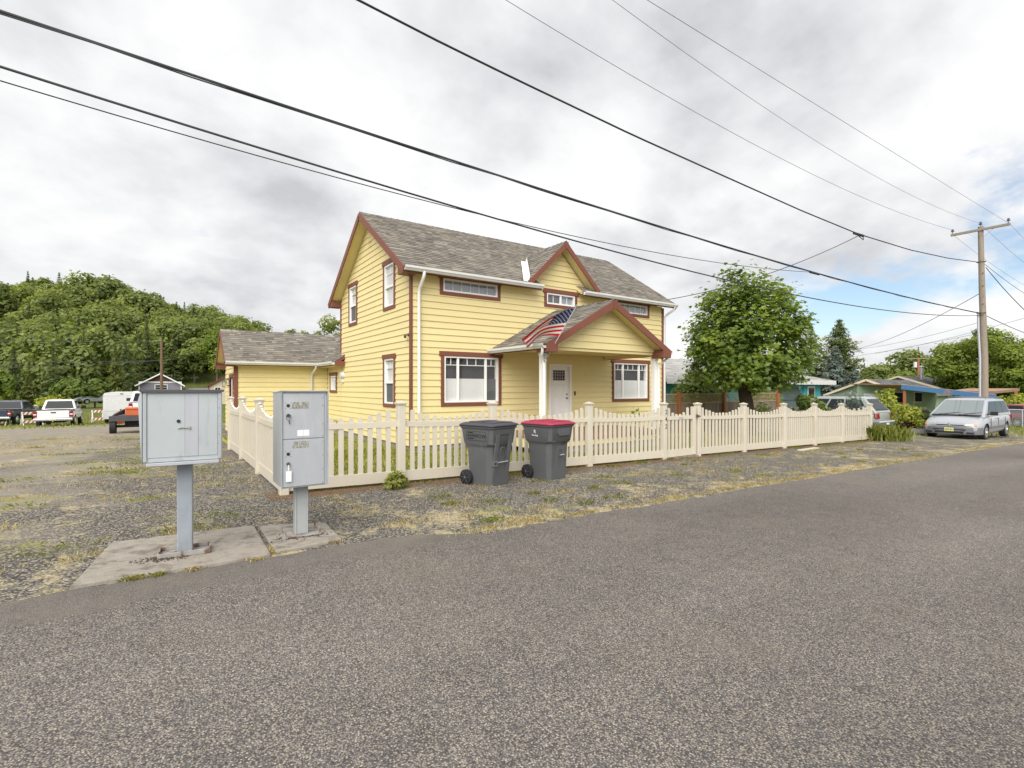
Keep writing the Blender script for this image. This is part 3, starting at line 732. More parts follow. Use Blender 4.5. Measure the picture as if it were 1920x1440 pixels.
downspout(house, [(PC+PW+.05,PF+.12,PE-.09),(PC+PW+.05,PF+.12,PE-.18),(PC+PW+.0,PF+.22,PE-.28),(PC+2.23,PB-.03,PE-.42),(PC+2.23,PB-.03,.42)], 'white', .036)
y = PB-.02
while y < -.06:
    b = B(); b.box(PC-2.42, PC+2.42, y, y+.132, .365, .40); b.build('deck_plank', MT['deck'], house); y += .139
b = B(); b.box(PC-2.42, PC+2.42, PB-.05, PB-.024, .27, .398); b.build('deck_rim', MT['deck'], house)
b = B(); b.box(PC-2.40, PC+2.40, PB-.02, PB+.01, .12, .268); b.box(PC-2.40, PC-2.37, PB+.01, -.03, .12, .36); b.build('deck_skirt', MT['yellow'], house)
b = B(); b.box(PC-2.38, PC+2.38, PB+.02, PB+.08, -.35, .118); b.build('deck_base', MT['found'], house)
# front door
d_ = B()
for a in ((4.52,4.585,.40,2.39),(5.365,5.43,.40,2.39),(4.585,5.365,2.32,2.39)): FR.box(d_, *a, -.11, .045)
fd = d_.build('front_door', MT['white'], house)
q = B(); FR.box(q, 4.585, 5.365, .41, 2.32, -.10, -.055); q.build('door_slab', MT['white'], fd)
q = B()
for a in ((4.635,4.785),(4.90,5.05),(5.165,5.315)): FR.box(q, *a, .56, 1.72, -.055, -.046)
FR.box(q, 4.66, 5.29, 1.75, 1.79, -.055, -.042); q.build('door_panel', MT['white'], fd, bevel=.004, seg=1)
q = B()
for a in ((4.70,5.25,2.20,2.235),(4.70,5.25,1.845,1.88),(4.70,4.735,1.88,2.20),(5.215,5.25,1.88,2.20)): FR.box(q, *a, -.055, -.038)
q.build('light_frame', MT['white'], fd)
q = B(); FR.box(q, 4.735, 5.215, 1.88, 2.20, -.052, -.046); q.build('leaded_glass', MT['room'], fd)
q = B()
for j in range(1, 5): FR.box(q, 4.735+.096*j-.004, 4.735+.096*j+.004, 1.88, 2.20, -.046, -.042)
for z in (1.95, 2.05, 2.13): FR.box(q, 4.735, 5.215, z-.004, z+.004, -.046, -.041)
q.build('lead_strip', MT['gutter'], fd)
q = B(); q.disc(FR.P(5.30,1.32,-.055), (0,-1,0), .03, .028, .03, 14); q.disc(FR.P(5.30,1.44,-.055), (0,-1,0), .028, .026, .02, 14); q.build('door_handle', MT['metaldk'], fd, smooth=40)
q = B(); FR.box(q, 5.56, 5.60, 1.40, 1.54, .02, .045); q.build('doorbell', MT['print'], house)
# vent, cameras, meter, lanterns, hose tap
q = B(); LF.box(q, 3.00, 3.27, 6.0, 6.52, .005, .012); v_ = q.build('gable_vent', MT['dark'], house)
for i in range(7):
    q = B(); z = 6.02+i*.073; q.prism([LF.P(2.98,z,.01), LF.P(2.98,z+.045,.035), LF.P(2.98,z+.05,.03), LF.P(2.98,z+.004,.008)], (0,.31,0)); q.build('louvre', MT['yellow'], v_)
def camera_fix(pl, x, z):
    q = B(); q.disc(pl.P(x,z,.02), pl.n, .035, .03, .03, 12); q.tube([pl.P(x,z,.05), pl.P(x,z-.03,.11)], .014, 8)
    q.tube([pl.P(x+.05,z-.02,.10), pl.P(x-.06,z-.07,.15)], .034, 12); return q.build('security_camera', MT['metaldk'], house, smooth=40)
camera_fix(LF, .14, 3.03); camera_fix(PGp, 7.0, 2.60)
q = B(); q.disc(LF.P(6.0,2.1,.02), (-1,0,0), .15, .14, .05, 24); q.disc(LF.P(6.0,2.1,.07), (-1,0,0), .11, .10, .06, 24); LF.box(q, 5.93,6.07,1.84,1.96,.02,.09); q.build('electric_meter', MT['gutter'], house, smooth=40)
q = B(); q.tube([LF.P(6.9,.42,.02), LF.P(6.9,.42,.10), LF.P(6.9,.33,.13)], .018, 8); q.tube([LF.P(6.55,.42,.02), LF.P(6.55,.44,.09), LF.P(6.55,.30,.10)], .016, 8); q.build('hose_tap', MT['metaldk'], house, smooth=40)
def lantern(x, z):
    c = WL.P(x, z, .20); q = B(); q.tube([WL.P(x,z-.1,.02), WL.P(x,z+.14,.04), WL.P(x,z+.20,.12), WL.P(x,z+.14,.20)], .012, 6); WL.box(q, x-.04, x+.04, z-.12, z+.12, .02, .04)
    q.tube([c+Vector((0,0,.14)), c+Vector((0,0,.09)), c+Vector((0,0,.08))], [.01,.07,.10], 6)
    for k in range(4): a = pi/4+k*pi/2; q.tube([c+Vector((cos(a)*.075,sin(a)*.075,.08)), c+Vector((cos(a)*.055,sin(a)*.055,-.10))], .007, 4)
    q.tube([c+Vector((0,0,-.10)), c+Vector((0,0,-.13))], [.065,.03], 6); L = q.build('wall_lantern', MT['metaldk'], house)
    g = B(); g.tube([c+Vector((0,0,.075)), c+Vector((0,0,-.095))], [.055,.04], 6); g.build('lamp_glass', MT['glass'], L)
lantern(.28, 1.84); lantern(1.75, 1.80)
q = B(); WL.box(q, .45, 1.42, -.3, 2.02, -.06, -.02); wd_ = q.build('side_door', MT['white'], house)
q = B(); WL.box(q, .33, .45, -.3, 2.02, -.02, .045); WL.box(q, 1.42, 1.54, -.3, 2.02, -.02, .045); WL.box(q, .30, 1.57, 2.02, 2.16, -.02, .05); q.build('casing', MT['brown'], wd_)
# wing and link roofs
WE, WR = 2.57, 9.66
xw0 = WX-.33; LW = 8.8; Lr = WR-7.75; zr = WE+SL*Lr
for y0, U, S in ((7.75, U1, Lr/c_), (2*WR-7.75, U2, Lr/c_)):
    roof_slab(house, (xw0,y0,WE), (1,0,0), U, LW, S, .10); 
    shingles(house, (xw0-.01,y0,WE), (1,0,0), U, LW, S, **({} if U is U1 else dict(rev=.28, wmin=.4, wmax=.8)))
    board(house, 'rake_board', (xw0-.018,y0,WE-.10), (xw0-.018,WR,zr-.10), .034, .17)
ridge_cap(house, (xw0-.01,WR,zr), (xw0+LW,WR,zr), drop=.10)
gutter(house, (xw0-.01,7.735,WE-.11), (-.42,7.735,WE-.11), (0,-1,0))
board(house, 'fascia', (xw0,7.745,WE-.075), (-.36,7.745,WE-.075), .025, .13)
b = B(); b.box(xw0, -.02, 7.76, 8.10, WE-.15, WE-.135); b.box(-.36, -.02, 5.80, 7.75, WE-.15, WE-.135); b.build('soffit', MT['yellow'], house)
for e0 in (7.74, 11.2):
    b = B(); b.box(xw0-.012, WX-.005, e0, e0+.38, WE-.17, WE+.01); b.build('eave_return', MT['brown'], house)
Ux = Vector((c_,0,s_))
roof_slab(house, (-.36,5.79,WE), (0,1,0), Ux, .49, .40, .09, 'brown'); roof_slab(house, (-.36,6.40,WE), (0,1,0), Ux, 2.6, 3.2, .09)
shingles(house, (-.37,5.78,WE), (0,1,0), Ux, 3.2, 3.3, lim=lambda u: [(0, 3.2)] if u < .42 else [(.62, 3.2)])
gutter(house, (-.375,5.80,WE-.11), (-.375,7.73,WE-.11), (-1,0,0))
board(house, 'fascia', (-.365,5.80,WE-.075), (-.365,7.73,WE-.075), .022, .13)
b = B(); b.box(-.37, -.02, 5.775, 5.795, WE-.16, WE+.02); b.build('fascia', MT['brown'], house)
downspout(house, [(-.55,7.68,WE-.09),(-.55,7.72,WE-.2),(-.62,7.95,WE-.36),(-.62,8.04,WE-.48),(-.62,8.04,-.1)], 'gutter', .038)

# ------------------------------------------------------------------ flag on its pole
fl = thing('flag', 'striped red and white flag with starred blue corner on slanted porch-post pole', 'flag', (HX+PC-2.10, HY+PB-.09, 2.40))
pd = Vector((.05,-1.04,1.16)).normalized()
B().tube([(0,0,0), pd*1.56], [.013,.010], 8).build('flagpole', MT['gutter'], fl, smooth=50)
B().tube([pd*1.555, pd*1.60], [.022,.012], 8).build('pole_tip', MT['chrome'], fl, smooth=50)
q = B(); q.tube([(0,.07,-.03), tuple(pd*.12)], .022, 8); q.box(-.03,.03,.05,.08,-.09,.05); q.build('bracket', MT['chrome'], fl)
NH, NW = 13, 40
FD = Vector((-.76, .65, 0))
def fpt(h, w):                            # h down the hoist 0..1, w along the fly 0..1
    base = pd*(1.53 - .84*h)
    g = w*w*(3-2*w)
    fly = (1.27 - .50*h*g)*w
    dn = .74*w**1.45*(1-h) + h*(.36*w**2.2 - .10*w)
    rip = .055*sin(8.5*w+1.5*h)*min(1, w*3) + .11*sin(2.6*pi*h)*g
    return base + FD*fly + Vector((.65, .76, 0))*rip + Vector((0,0,-dn - .05*sin(3*pi*h)*g))
b = B(); V = [fpt(i/NH, j/NW) for i in range(NH+1) for j in range(NW+1)]
fs = []; mis = []
for i in range(NH):
    for j in range(NW): fs.append((i*(NW+1)+j, (i+1)*(NW+1)+j, (i+1)*(NW+1)+j+1, i*(NW+1)+j+1)); mis.append(2 if i < 7 and j < 16 else (0 if i % 2 == 0 else 1))
b.add(V, fs); b.m = mis
fc = b.build('flag_cloth', [MT['flagred'], MT['flagwhite'], MT['flagblue']], fl, smooth=80)
st = B()
for r in range(9):
    for c in range(6 if r % 2 == 0 else 5):
        h = (r+.5+.0)/9*7/13; w = ((c+.5) if r % 2 == 0 else (c+1))/6*.40
        o = fpt(h, w); dx = (fpt(h, w+.01)-o).normalized(); dy = (fpt(h+.01, w)-o).normalized(); nn = dx.cross(dy).normalized()
        for sgn in (-.004, .004):
            P = []
            for k in range(10):
                a = pi/2+k*pi/5; R = .019 if k % 2 == 0 else .008; P.append(o+nn*sgn+dx*R*cos(a)+dy*R*sin(a))
            st.add([o+nn*sgn]+P, [(0, 1+k, 1+(k+1) % 10) for k in range(10)])
st.build('star_field', MT['flagwhite'], fc, kind='stuff')

# ------------------------------------------------------------------ picket fence
picks = {}
def picket(par, x, y, zb, zt, along, wd=.078):
    key = (round((zt-zb)/.02), along)
    if key not in picks:
        h = key[0]*.02; b = B(); w = wd/2; d = .012; pr = [(-w,0),(w,0),(w,h-.03),(w*.72,h-.008),(w*.3,h),(-w*.3,h),(-w*.72,h-.008),(-w,h-.03)]
        if along == 'x': b.prism([(p, -d, q) for p, q in pr], (0, 2*d, 0))
        else: b.prism([(-d, p, q) for p, q in pr], (2*d, 0, 0))
        picks[key] = b.mesh('picket', MT['almond'])
    o = link('picket', picks[key], par); o.location = (x, y, zb + rnd.uniform(-.003, .003)); o.rotation_euler = (0, rnd.gauss(0, .004), rnd.gauss(0, .02)) if along == 'x' else (rnd.gauss(0, .004), 0, rnd.gauss(0, .02)); return o
post_b = B(); post_b.box(-.0635,.0635,-.0635,.0635,-.1,1.33); post_me = post_b.mesh('post', MT['almond'])
cap_b = B(); cap_b.box(-.085,.085,-.085,.085,1.33,1.352); cap_b.add([(-.085,-.085,1.352),(.085,-.085,1.352),(.085,.085,1.352),(-.085,.085,1.352),(0,0,1.385)], [(0,1,4),(1,2,4),(2,3,4),(3,0,4)])
cap_b.box(-.072,.072,-.072,.072,1.305,1.33); cap_me = cap_b.mesh('post_cap', MT['almond'])
fence_posts = []
def fpost(par, x, y, dz=0):
    o = link('post', post_me, par); o.location = (x, y, gz(x, y)+dz); m = o.modifiers.new('bevel', 'BEVEL'); m.width = .008; m.segments = 2
    c = link('post_cap', cap_me, o); m = c.modifiers.new('bevel', 'BEVEL'); m.width = .004; m.segments = 1; return o
def panel(par, p, q, along, n=None, rise=.0, dip=.19, lip=.0635):
    p, q = Vector(p), Vector(q); L = (q-p).length; a = (q-p)/L
    z0, z1 = gz(p.x, p.y)+rise, gz(q.x, q.y)+rise
    s0, s1 = lip, L-lip
    def rail(za, zb, sag):
        pts = [(s0+(s1-s0)*k/10) for k in range(11)]; b = B(); nrm = Vector((-a.y, a.x, 0))*.0225
        for k in range(10):
            r = []
            for t in (pts[k], pts[k+1]):
                f = t/L; c = p+a*t; zz = z0+(z1-z0)*f - sag*(1-(2*f-1)**2); r.append((c, zz))
            v = []
            for c, zz in r: v += [Vector((c.x,c.y,zz+za))-nrm, Vector((c.x,c.y,zz+za))+nrm, Vector((c.x,c.y,zz+zb))+nrm, Vector((c.x,c.y,zz+zb))-nrm]
            b.add(v, [(0,1,5,4),(1,2,6,5),(2,3,7,6),(3,0,4,7)] + ([(0,3,2,1)] if k == 0 else []) + ([(4,5,6,7)] if k == 9 else []), 0, .5)
        return b.build('rail', MT['almond'], par)
    rail(.045, .215, 0); rail(.955, 1.045, .02)
    n = n or max(2, round((L-.13)/.1535)-1)
    for i in range(n):
        f = (i+1)/(n+1); t = s0+(s1-s0)*f; c = p+a*t; zz = z0+(z1-z0)*f
        x = abs(2*f-1); top = 1.295 - dip*(1-x**2.0)
        picket(par, c.x, c.y, zz+.21, zz+top, along)
YF = 8.02
fA = thing('picket_fence', 'almond vinyl picket fence left of the gate, turning the corner by the lockers', 'fence')
fA['group'] = 'almond picket fence round the yellow house'
xa = [1.45, 3.26, 5.07, 7.52, 9.97]
for x in xa: fpost(fA, x, YF)
for a, b_, n in zip(xa, xa[1:], (10, 11, 15, 15)): panel(fA, (a, YF, 0), (b_, YF, 0), 'x', n)
ya = [YF, 10.2, 12.6, 15.0]
for y in ya[1:]: fpost(fA, 1.43, y)
for a, b_ in zip(ya, ya[1:]): panel(fA, (1.43, a, 0), (1.43, b_, 0), 'y', 14, dip=.22)
q = B()                                   # little white beads that hang along the tops of the side panels
for a, b_ in zip(ya, ya[1:]):
    for i in range(15):
        f = (i+.5)/15; x = abs(2*f-1); y = a+(b_-a)*f; z = gz(1.43, y)+1.305-.22*(1-x*x)
        q.tube([(1.43,y,z-.018),(1.43,y,z),(1.43,y,z+.018)], [.012,.024,.012], 6)
q.build('bead_string', MT['lightwood'], fA, kind='stuff')
fB = thing('picket_fence', 'almond vinyl picket fence right of the gate, in front of the leafy maple', 'fence'); fB['group'] = 'almond picket fence round the yellow house'
xb = [11.31, 13.40, 15.56, 17.49, 19.44, 21.78]
for x in xb: fpost(fB, x, YF)
for a, b_ in zip(xb, xb[1:]): panel(fB, (a, YF, 0), (b_, YF, 0), 'x', 12 if b_ < 17 else 13)
yb = [YF, 10.1, 12.2]
for y in yb[1:]: fpost(fB, 21.78, y)
for a, b_ in zip(yb, yb[1:]): panel(fB, (21.78, a, 0), (21.78, b_, 0), 'y', 12)
gate = thing('gate', 'narrow almond picket gate between two fence posts below the porch', 'gate')
gzz = gz(10.6, YF)
picks_g = [1.24, 1.13, 1.085, 1.085, 1.13, 1.24]
for i, h in enumerate(picks_g): picket(gate, 10.17+.145*i, YF, gzz+.21, gzz+h, 'x')
for x in (11.13,):
    b = B(); b.box(x-.05, x+.05, YF-.05, YF+.05, gzz+.05, gzz+1.26); b.build('gate_stile', MT['almond'], gate, bevel=.006)
b = B(); b.box(10.05, 11.08, YF-.022, YF+.022, gzz+.045, gzz+.215); b.build('gate_rail', MT['almond'], gate); b = B(); b.box(10.05, 11.08, YF-.022, YF+.022, gzz+.955, gzz+1.045); b.build('gate_rail', MT['almond'], gate)
b = B(); b.box(11.16, 11.20, YF-.085, YF-.066, gzz+.99, gzz+1.07); b.tube([(11.19,YF-.075,gzz+1.03),(11.34,YF-.072,gzz+1.015)], [.03,.008], 6); b.build('gate_latch', MT['metaldk'], gate)
b = B(); b.box(10.52, 10.70, YF-.030, YF-.0225, gzz+.985, gzz+1.015); b.build('name_plate', MT['metal2'], gate)
b = B(); b.box(10.05, 11.22, YF-.10, YF+.12, gzz-.02, gzz+.03); b.build('gate_sill', MT['concrete'], gate)
for i, ch in enumerate('242'):
    t = text_mesh(ch, .16, MT['print'], 'house_number', fA); zc = gz(9.97, YF)+1.14-.175*i
    place(t, (9.97+.02, YF-.0665, zc), (1,0,0), (0,0,1))
# ------------------------------------------------------------------ roadside lockers
mb = thing('mail_cabinet', 'wide dull metal mail cabinet seen from its plain side on a square post', 'mailbox', (.16, 5.50, gz(.16, 5.5)+.034), radians(-5))
q = B(); q.box(-.060, .060, -.060, .060, .02, .86); q.build('post', MT['postpaint'], mb, bevel=.008)
q = B(); q.box(-.20,.20,-.115,.115,.0,.012); q.box(-.20,.20,-.115,-.105,.012,.045); q.box(-.20,.20,.105,.115,.012,.045); q.box(-.20,-.19,-.105,.105,.012,.045); q.box(.19,.20,-.105,.105,.012,.045); q.build('base_plate', MT['rust'], mb, bevel=.003, seg=1)
w2 = .292; f0, f1 = -.22, .20
q = B(); q.box(-w2, w2, f0, f1, .865, 1.475); q.build('cabinet', MT['metal'], mb, bevel=.004, seg=1)
q = B(); q.prism([(-w2-.015,f0-.03,1.476),(w2+.015,f0-.03,1.476),(w2+.015,f1+.03,1.476),(-w2-.015,f1+.03,1.476)], (0,0,.012)); q.box(-w2-.017, w2+.017, f0-.033, f0-.030, 1.468, 1.487); q.build('top_sheet', MT['metaldk'], mb)
q = B(); q.prism([(-w2-.004,f0-.012,.85),(-w2-.030,f0-.012,1.40),(-w2-.012,f0-.012,1.47),(-w2-.002,f0-.012,1.47)], (0,.40,0)); q.build('side_flap', MT['metal'], mb)
for x0, x1 in ((-.258,.012),(.112,.258)):
    q = B(); q.box(x0, x1, f0-.005, f0-.001, .905, 1.455); q.build('back_panel', MT['metal'], mb, bevel=.002, seg=1)
q = B(); q.box(.0125, .1115, f0-.0065, f0-.001, .905, 1.455); q.build('cover_strip', MT['metal2'], mb, bevel=.002, seg=1)
for x in (-.276, .275):
    q = B(); q.box(x-.013, x+.013, f0-.012, f0-.001, .875, 1.460)
    h = q.build('hinge', MT['metal'], mb)
    q = B()
    for i in range(38): q.box(x-.012, x+.012, f0-.0145, f0-.012, .885+i*.0150, .8925+i*.0150)
    q.build('hinge_knuckles', MT['metal2'], h, kind='stuff')
q = B(); q.box(-.265, .270, f0-.03, f0+.02, .835, .862); q.build('bottom_lip', MT['metal2'], mb, bevel=.003, seg=1)
q = B(); q.disc((-.035,f0-.009,1.215), (0,-1,0), .015, .014, .004, 16); q.build('key_hole', MT['print'], mb)
q = B(); q.disc((.045,f0-.012,1.155), (0,-1,0), .013, .011, .008, 14); q.tube([(-.04,f0-.011,1.150),(-.01,f0-.012,1.158),(.03,f0-.013,1.152)], .005, 6); q.build('lock', MT['rust'], mb)
q = B()
for i in range(7): q.disc((w2-.025,f0-.013,.93+i*.08), (0,-1,0), .005, .004, .003, 8)
q.build('rivets', MT['chrome'], mb, kind='stuff')

lk_ = thing('parcel_locker', 'narrow galvanised parcel locker with two numbered doors and hanging keys', 'locker', (1.175, 5.60, gz(1.175, 5.6)+.03), radians(0))
q = B(); q.box(-.062,.062,-.055,.055,.02,.53); q.box(-.062,-.050,-.062,-.055,.02,.53); q.box(.050,.062,-.062,-.055,.02,.53); q.build('post', MT['rusty'], lk_, bevel=.004, seg=1)
q = B(); q.box(-.19,.19,-.12,.12,.0,.018); bp = q.build('base_plate', MT['rust'], lk_, bevel=.004, seg=1)
for x in (-.165,.165):
    for y in (-.095,.095): q = B(); q.tube([(x,y,.018),(x,y,.085)], .008, 8); q.tube([(x,y,.018),(x,y,.032)], .016, 6); q.build('anchor_bolt', MT['rust'], bp)
a0, a1, c0, c1 = -.215, .215, -.20, .30
q = B(); q.box(a0, a1, c0, c1, .530, 1.490); q.build('cabinet', MT['metal2'], lk_, bevel=.004, seg=1)
q = B(); q.prism([(a0-.006,c0-.03,1.492),(a1+.010,c0-.03,1.492),(a1+.010,c1,1.475),(a0-.006,c1,1.475)], (0,0,.010)); q.box(a1, a1+.010, c0-.03, c0+.10, .535, 1.49); q.box(a0-.006, a0, c0-.022, c0+.02, .52, 1.49); q.build('hood', MT['metal'], lk_)
def ldoor(z0, z1, plate, zl, zk):
    q = B(); q.box(a0+.006, a1-.030, c0-.012, c0-.001, z0, z1); d = q.build('locker_door', MT['metal2'], lk_, bevel=.003, seg=1)
    q = B(); q.box(*plate, c0-.0145, c0-.012, zl-.032, zl+.032); q.build('number_plate', MT['foundp'], d)
    q = B(); q.disc((a0+.055,c0-.012,zk[0]), (0,-1,0), .017, .016, .004, 16)
    for dx, dz in ((-.022,-.026),(.022,-.026),(-.022,.026),(.022,.026)): q.disc((a0+.055+dx,c0-.012,zk[0]+dz), (0,-1,0), .0035, .003, .003, 6)
    q.build('key_hole', MT['print'], d)
    q = B(); q.disc((a0+.055,c0-.012,zk[1]), (0,-1,0), .018, .015, .018, 14); q.build('lock', MT['metaldk'], d, smooth=40)
    return d
MT['foundp'] = mat('scratched_label', (.20,.195,.18), .7, .5, 90, stain=((.45,.44,.40), .45, .6, 60, .8))
d1 = ldoor(1.020, 1.470, (-.135+.03-.02, .03), 1.355, (1.352, 1.255)); d2 = ldoor(.545, 1.010, (-.12, .03), .962, (.872, .775))
q = B(); q.tube([(a0+.055+.022*cos(t),c0-.034,1.238+.03*sin(t)) for t in [i*pi/6 for i in range(13)]], .0025, 5, cap=False); q.tube([(a0+.06,c0-.032,1.21),(a0+.065,c0-.03,1.17)], .005, 5); q.build('key_ring', MT['metaldk'], d1)
q = B(); q.tube([(a0+.055,c0-.034,.765),(a0+.058,c0-.03,.71)], .006, 5); q.box(a0+.030, a0+.082, c0-.032, c0-.024, .60, .705); q.build('key_tag', MT['wprint'], d2)
q = B(); q.box(-.075,-.022,c0-.0135,c0-.012,1.045,1.105); q.box(-.018,.038,c0-.0135,c0-.012,1.045,1.105); q.build('white_notice', MT['wprint'], d1)
q = B()
for z in (.56,.70,.84,.98,1.04,1.16,1.35,1.43): q.disc((a1-.045,c0-.012,z), (0,-1,0), .004, .003, .004, 6)
q.build('rivets', MT['metaldk'], lk_, kind='stuff')

# ------------------------------------------------------------------ wheeled bins
def bin_(label, loc, rz, lidm, kind):
    t = thing('wheeled_bin', label, 'bin', loc, rz, 'wheeled bins by the picket fence')
    # local: front faces -y ; body tapers downwards, flared collar on top, corners cut
    def ring(w, d, ch, z, yo=0): return [(-w+ch,-d+yo,z),(w-ch,-d+yo,z),(w,-d+ch+yo,z),(w,d-ch+yo,z),(w-ch,d+yo,z),(-w+ch,d+yo,z),(-w,d-ch+yo,z),(-w,-d+ch+yo,z)]
    rs = [ring(.258,.245,.06,.0), ring(.260,.247,.06,.03), ring(.285,.288,.075,.62,.01), ring(.290,.30,.08,.66,.01), ring(.315,.335,.07,.70,.01), ring(.335,.365,.06,.95,.012), ring(.355,.385,.06,.965,.012), ring(.355,.385,.06,.995,.012)]
    b = B(); V = [p for r in rs for p in r]; F = [list(range(8))[::-1]]
    for i in range(len(rs)-1):
        for k in range(8): F.append((i*8+k, i*8+(k+1) % 8, (i+1)*8+(k+1) % 8, (i+1)*8+k))
    F.append([len(V)-8+k for k in range(8)]); b.add(V, F, 0, .5)
    body = b.build('body', MT['bin'], t, bevel=.012, smooth=35)
    b = B(); yf = -.285                                         # raised ribs and the recessed front pocket
    if kind == 0:
        for a in ((-.205,-.12,.05,.86),(.11,.205,.05,.86),(-.12,.11,.80,.86)): b.prism([(a[0],-.242-.075*a[2],a[2]),(a[1],-.242-.075*a[2],a[2]),(a[1],-.242-.085*a[3]-.045,a[3]),(a[0],-.242-.085*a[3]-.045,a[3])], (0,.03,0))
        b.tube([(-.075,-.300,.48),(-.075,-.305,.56),(-.045,-.31,.625),(0,-.312,.65),(.045,-.31,.625),(.075,-.305,.56),(.075,-.300,.48)], .008, 6)
    else:
        for a in ((-.09,-.035,.05,.60),(.07,.12,.05,.60),(-.035,.07,.52,.60)): b.prism([(a[0],-.242-.075*a[2],a[2]),(a[1],-.242-.075*a[2],a[2]),(a[1],-.242-.085*a[3],a[3]),(a[0],-.242-.085*a[3],a[3])], (0,.03,0))
        b.box(-.12,.16,-.372,-.33,.80,.83); b.box(-.15,.18,-.365,-.33,.83,.93)
    for x in (-1, 1): b.prism([(x*.20,-.318,.675),(x*.285,-.25,.675),(x*.30,-.265,.70),(x*.20,-.345,.70)], (0,0,.02))
    b.build('moulded_rib', MT['bin'], t, bevel=.008, seg=2)
    b = B(); xw = .125 if kind == 0 else .06; zz = .40 if kind == 0 else .45; x0 = -.005 if kind == 0 else .018
    b.tube([(x0-xw,-.315,zz),(x0+xw,-.315,zz)], .011, 10); b.build('grab_bar', MT['chrome'], t, smooth=50)
    if kind == 0:
        b = B(); b.prism([(-.225,-.275,.33),(-.14,-.325,.33),(-.14,-.335,.43),(-.225,-.285,.43)], (0,.05,0)); b.build('bar_bracket', MT['bin'], t, bevel=.006)
        b = B(); b.disc((-.18,-.308,.385), (-.5,-.87,0), .018, .018, .008, 10); b.build('bracket_hole', MT['print'], t)
    lid = B(); hz = .996
    R0 = ring(.375,.40,.07,hz,.0); R1 = ring(.375,.40,.07,hz+.022,.0); R2 = ring(.31,.335,.07,hz+.050,.01); 
    V = R0+R1+R2; F = [list(range(8))[::-1]]
    for i in range(2):
        for k in range(8): F.append((i*8+k, i*8+(k+1) % 8, (i+1)*8+(k+1) % 8, (i+1)*8+k))
    F.append([16+k for k in range(8)]); lid.add(V, F, 0, .5)
    l = lid.build('lid', MT[lidm], t, bevel=.008, smooth=35)
    b = B(); b.box(-.20,.20,-.30,-.06,hz+.048,hz+.066); b.box(-.24,.24,.02,.24,hz+.048,hz+.070); b.box(-.27,-.22,-.30,.24,hz+.046,hz+.060); b.box(.22,.27,-.30,.24,hz+.046,hz+.060); b.build('lid_ridge', MT[lidm], l, bevel=.008)
    b = B(); b.tube([(-.30,.40,hz-.01),(.30,.40,hz-.01)], .018, 8); b.build('hinge_bar', MT[lidm], t)
    for x in (-.315, .315):
        b = B(); b.tube([(x-.03,.23,.13),(x-.024,.23,.13),(x+.024,.23,.13),(x+.03,.23,.13)], [.115,.128,.128,.115], 24); wh = b.build('wheel', MT['black'], t, smooth=40)
        b = B(); sx = x-.035 if x < 0 else x+.035
        for k in range(6): a = k*pi/3; b.beam((sx,.23+.03*cos(a),.13+.03*sin(a)), (sx,.23+.095*cos(a),.13+.095*sin(a)), .012, .022, (1,0,0))
        b.disc((sx-.006,.23,.13), (1,0,0), .03, .03, .012, 12); b.build('spokes', MT['lid'], wh)
        b = B(); b.disc((sx+(-.012 if x < 0 else .004),.23,.13), (1,0,0), .014, .014, .008, 10); b.build('hub_cap', MT['chrome'], wh)
    return t
b1 = bin_('grey wheeled bin with charcoal lid and boxed black print on its side', (4.56, 7.32, gz(4.56,7.32)-.005), radians(16), 'lid', 0)
b2 = bin_('grey wheeled bin with bright red lid and white printed mark', (5.83, 7.30, gz(5.83,7.30)-.005), radians(10), 'redlid', 1)
sn = Vector((-1, -.02, -.07)).normalized()
def side_txt(t, s, size, y, z, m, parent_name='lettering'):
    # the side collar leans outward: x grows from .315 (z .70) to .335 (z .95)
    x = -(.315 + (z-.70)*.08) - .003
    return place(text_mesh(s, size, MT[m], parent_name, t), (x, y, z), (0,-1,0), (-.08,0,1))
for s, sz, y, z in (('WESTERN', .030, .12, .882), ('OREGON', .036, .12, .838), ('WASTE', .042, .12, .790), ('WOW', .095, -.09, .832)): side_txt(b1, s, sz, y, z, 'print')
q = B()
for a in ((-.225,.215,.905,.910),(-.225,.215,.755,.760),(-.225,-.220,.755,.910),(.210,.215,.755,.910)):
    z0, z1 = a[2], a[3]; X = lambda z: -(.315+(z-.70)*.08)
    q.add([(X(z0)-.003,a[0],z0),(X(z0)-.003,a[1],z0),(X(z1)-.003,a[1],z1),(X(z1)-.003,a[0],z1)], [(0,1,2,3)])
q.build('print_border', MT['print'], b1)
side_txt(b2, 'R', .09, .03, .865, 'wprint'); side_txt(b2, 'Recology', .040, .03, .80, 'wprint')
place(text_mesh('453031', .045, MT['print'], 'serial_number', b2), (.075, -.307, .655+.0), (1,0,0), (0,-.09,1))

# ------------------------------------------------------------------ utility poles and wires
up = thing('utility_pole', 'tall grey timber utility pole with crossarm and silver conduit behind the minivan', 'utility pole', (37.35, 8.25, gz(37.35, 8.25)))
zg = gz(37.35, 8.25); topz = 10.55 - zg
B().tube([(.0,0,-.3),(.0,0,4),(-.10,.08,8),(-.17,.12,topz)], [.185,.165,.14,.12], 14).build('pole_shaft', MT['pole'], up, smooth=60)
armz = 10.36 - zg
B().beam((-.27,-1.10,armz), (-.27,1.38,armz), .10, .13).build('crossarm', MT['pole'], up, bevel=.01)
for y, x, z in ((-1.02,-.27,armz+.065), (1.30,-.27,armz+.065), (.12,-.17,topz)):
    q = B(); q.tube([(x,y,z),(x,y,z+.12)], .016, 6); q.tube([(x,y,z+.12),(x,y,z+.16),(x,y,z+.17),(x,y,z+.24),(x,y,z+.26)], [.085,.07,.05,.055,.03], 12); q.build('insulator', MT['metaldk'], up, smooth=50)
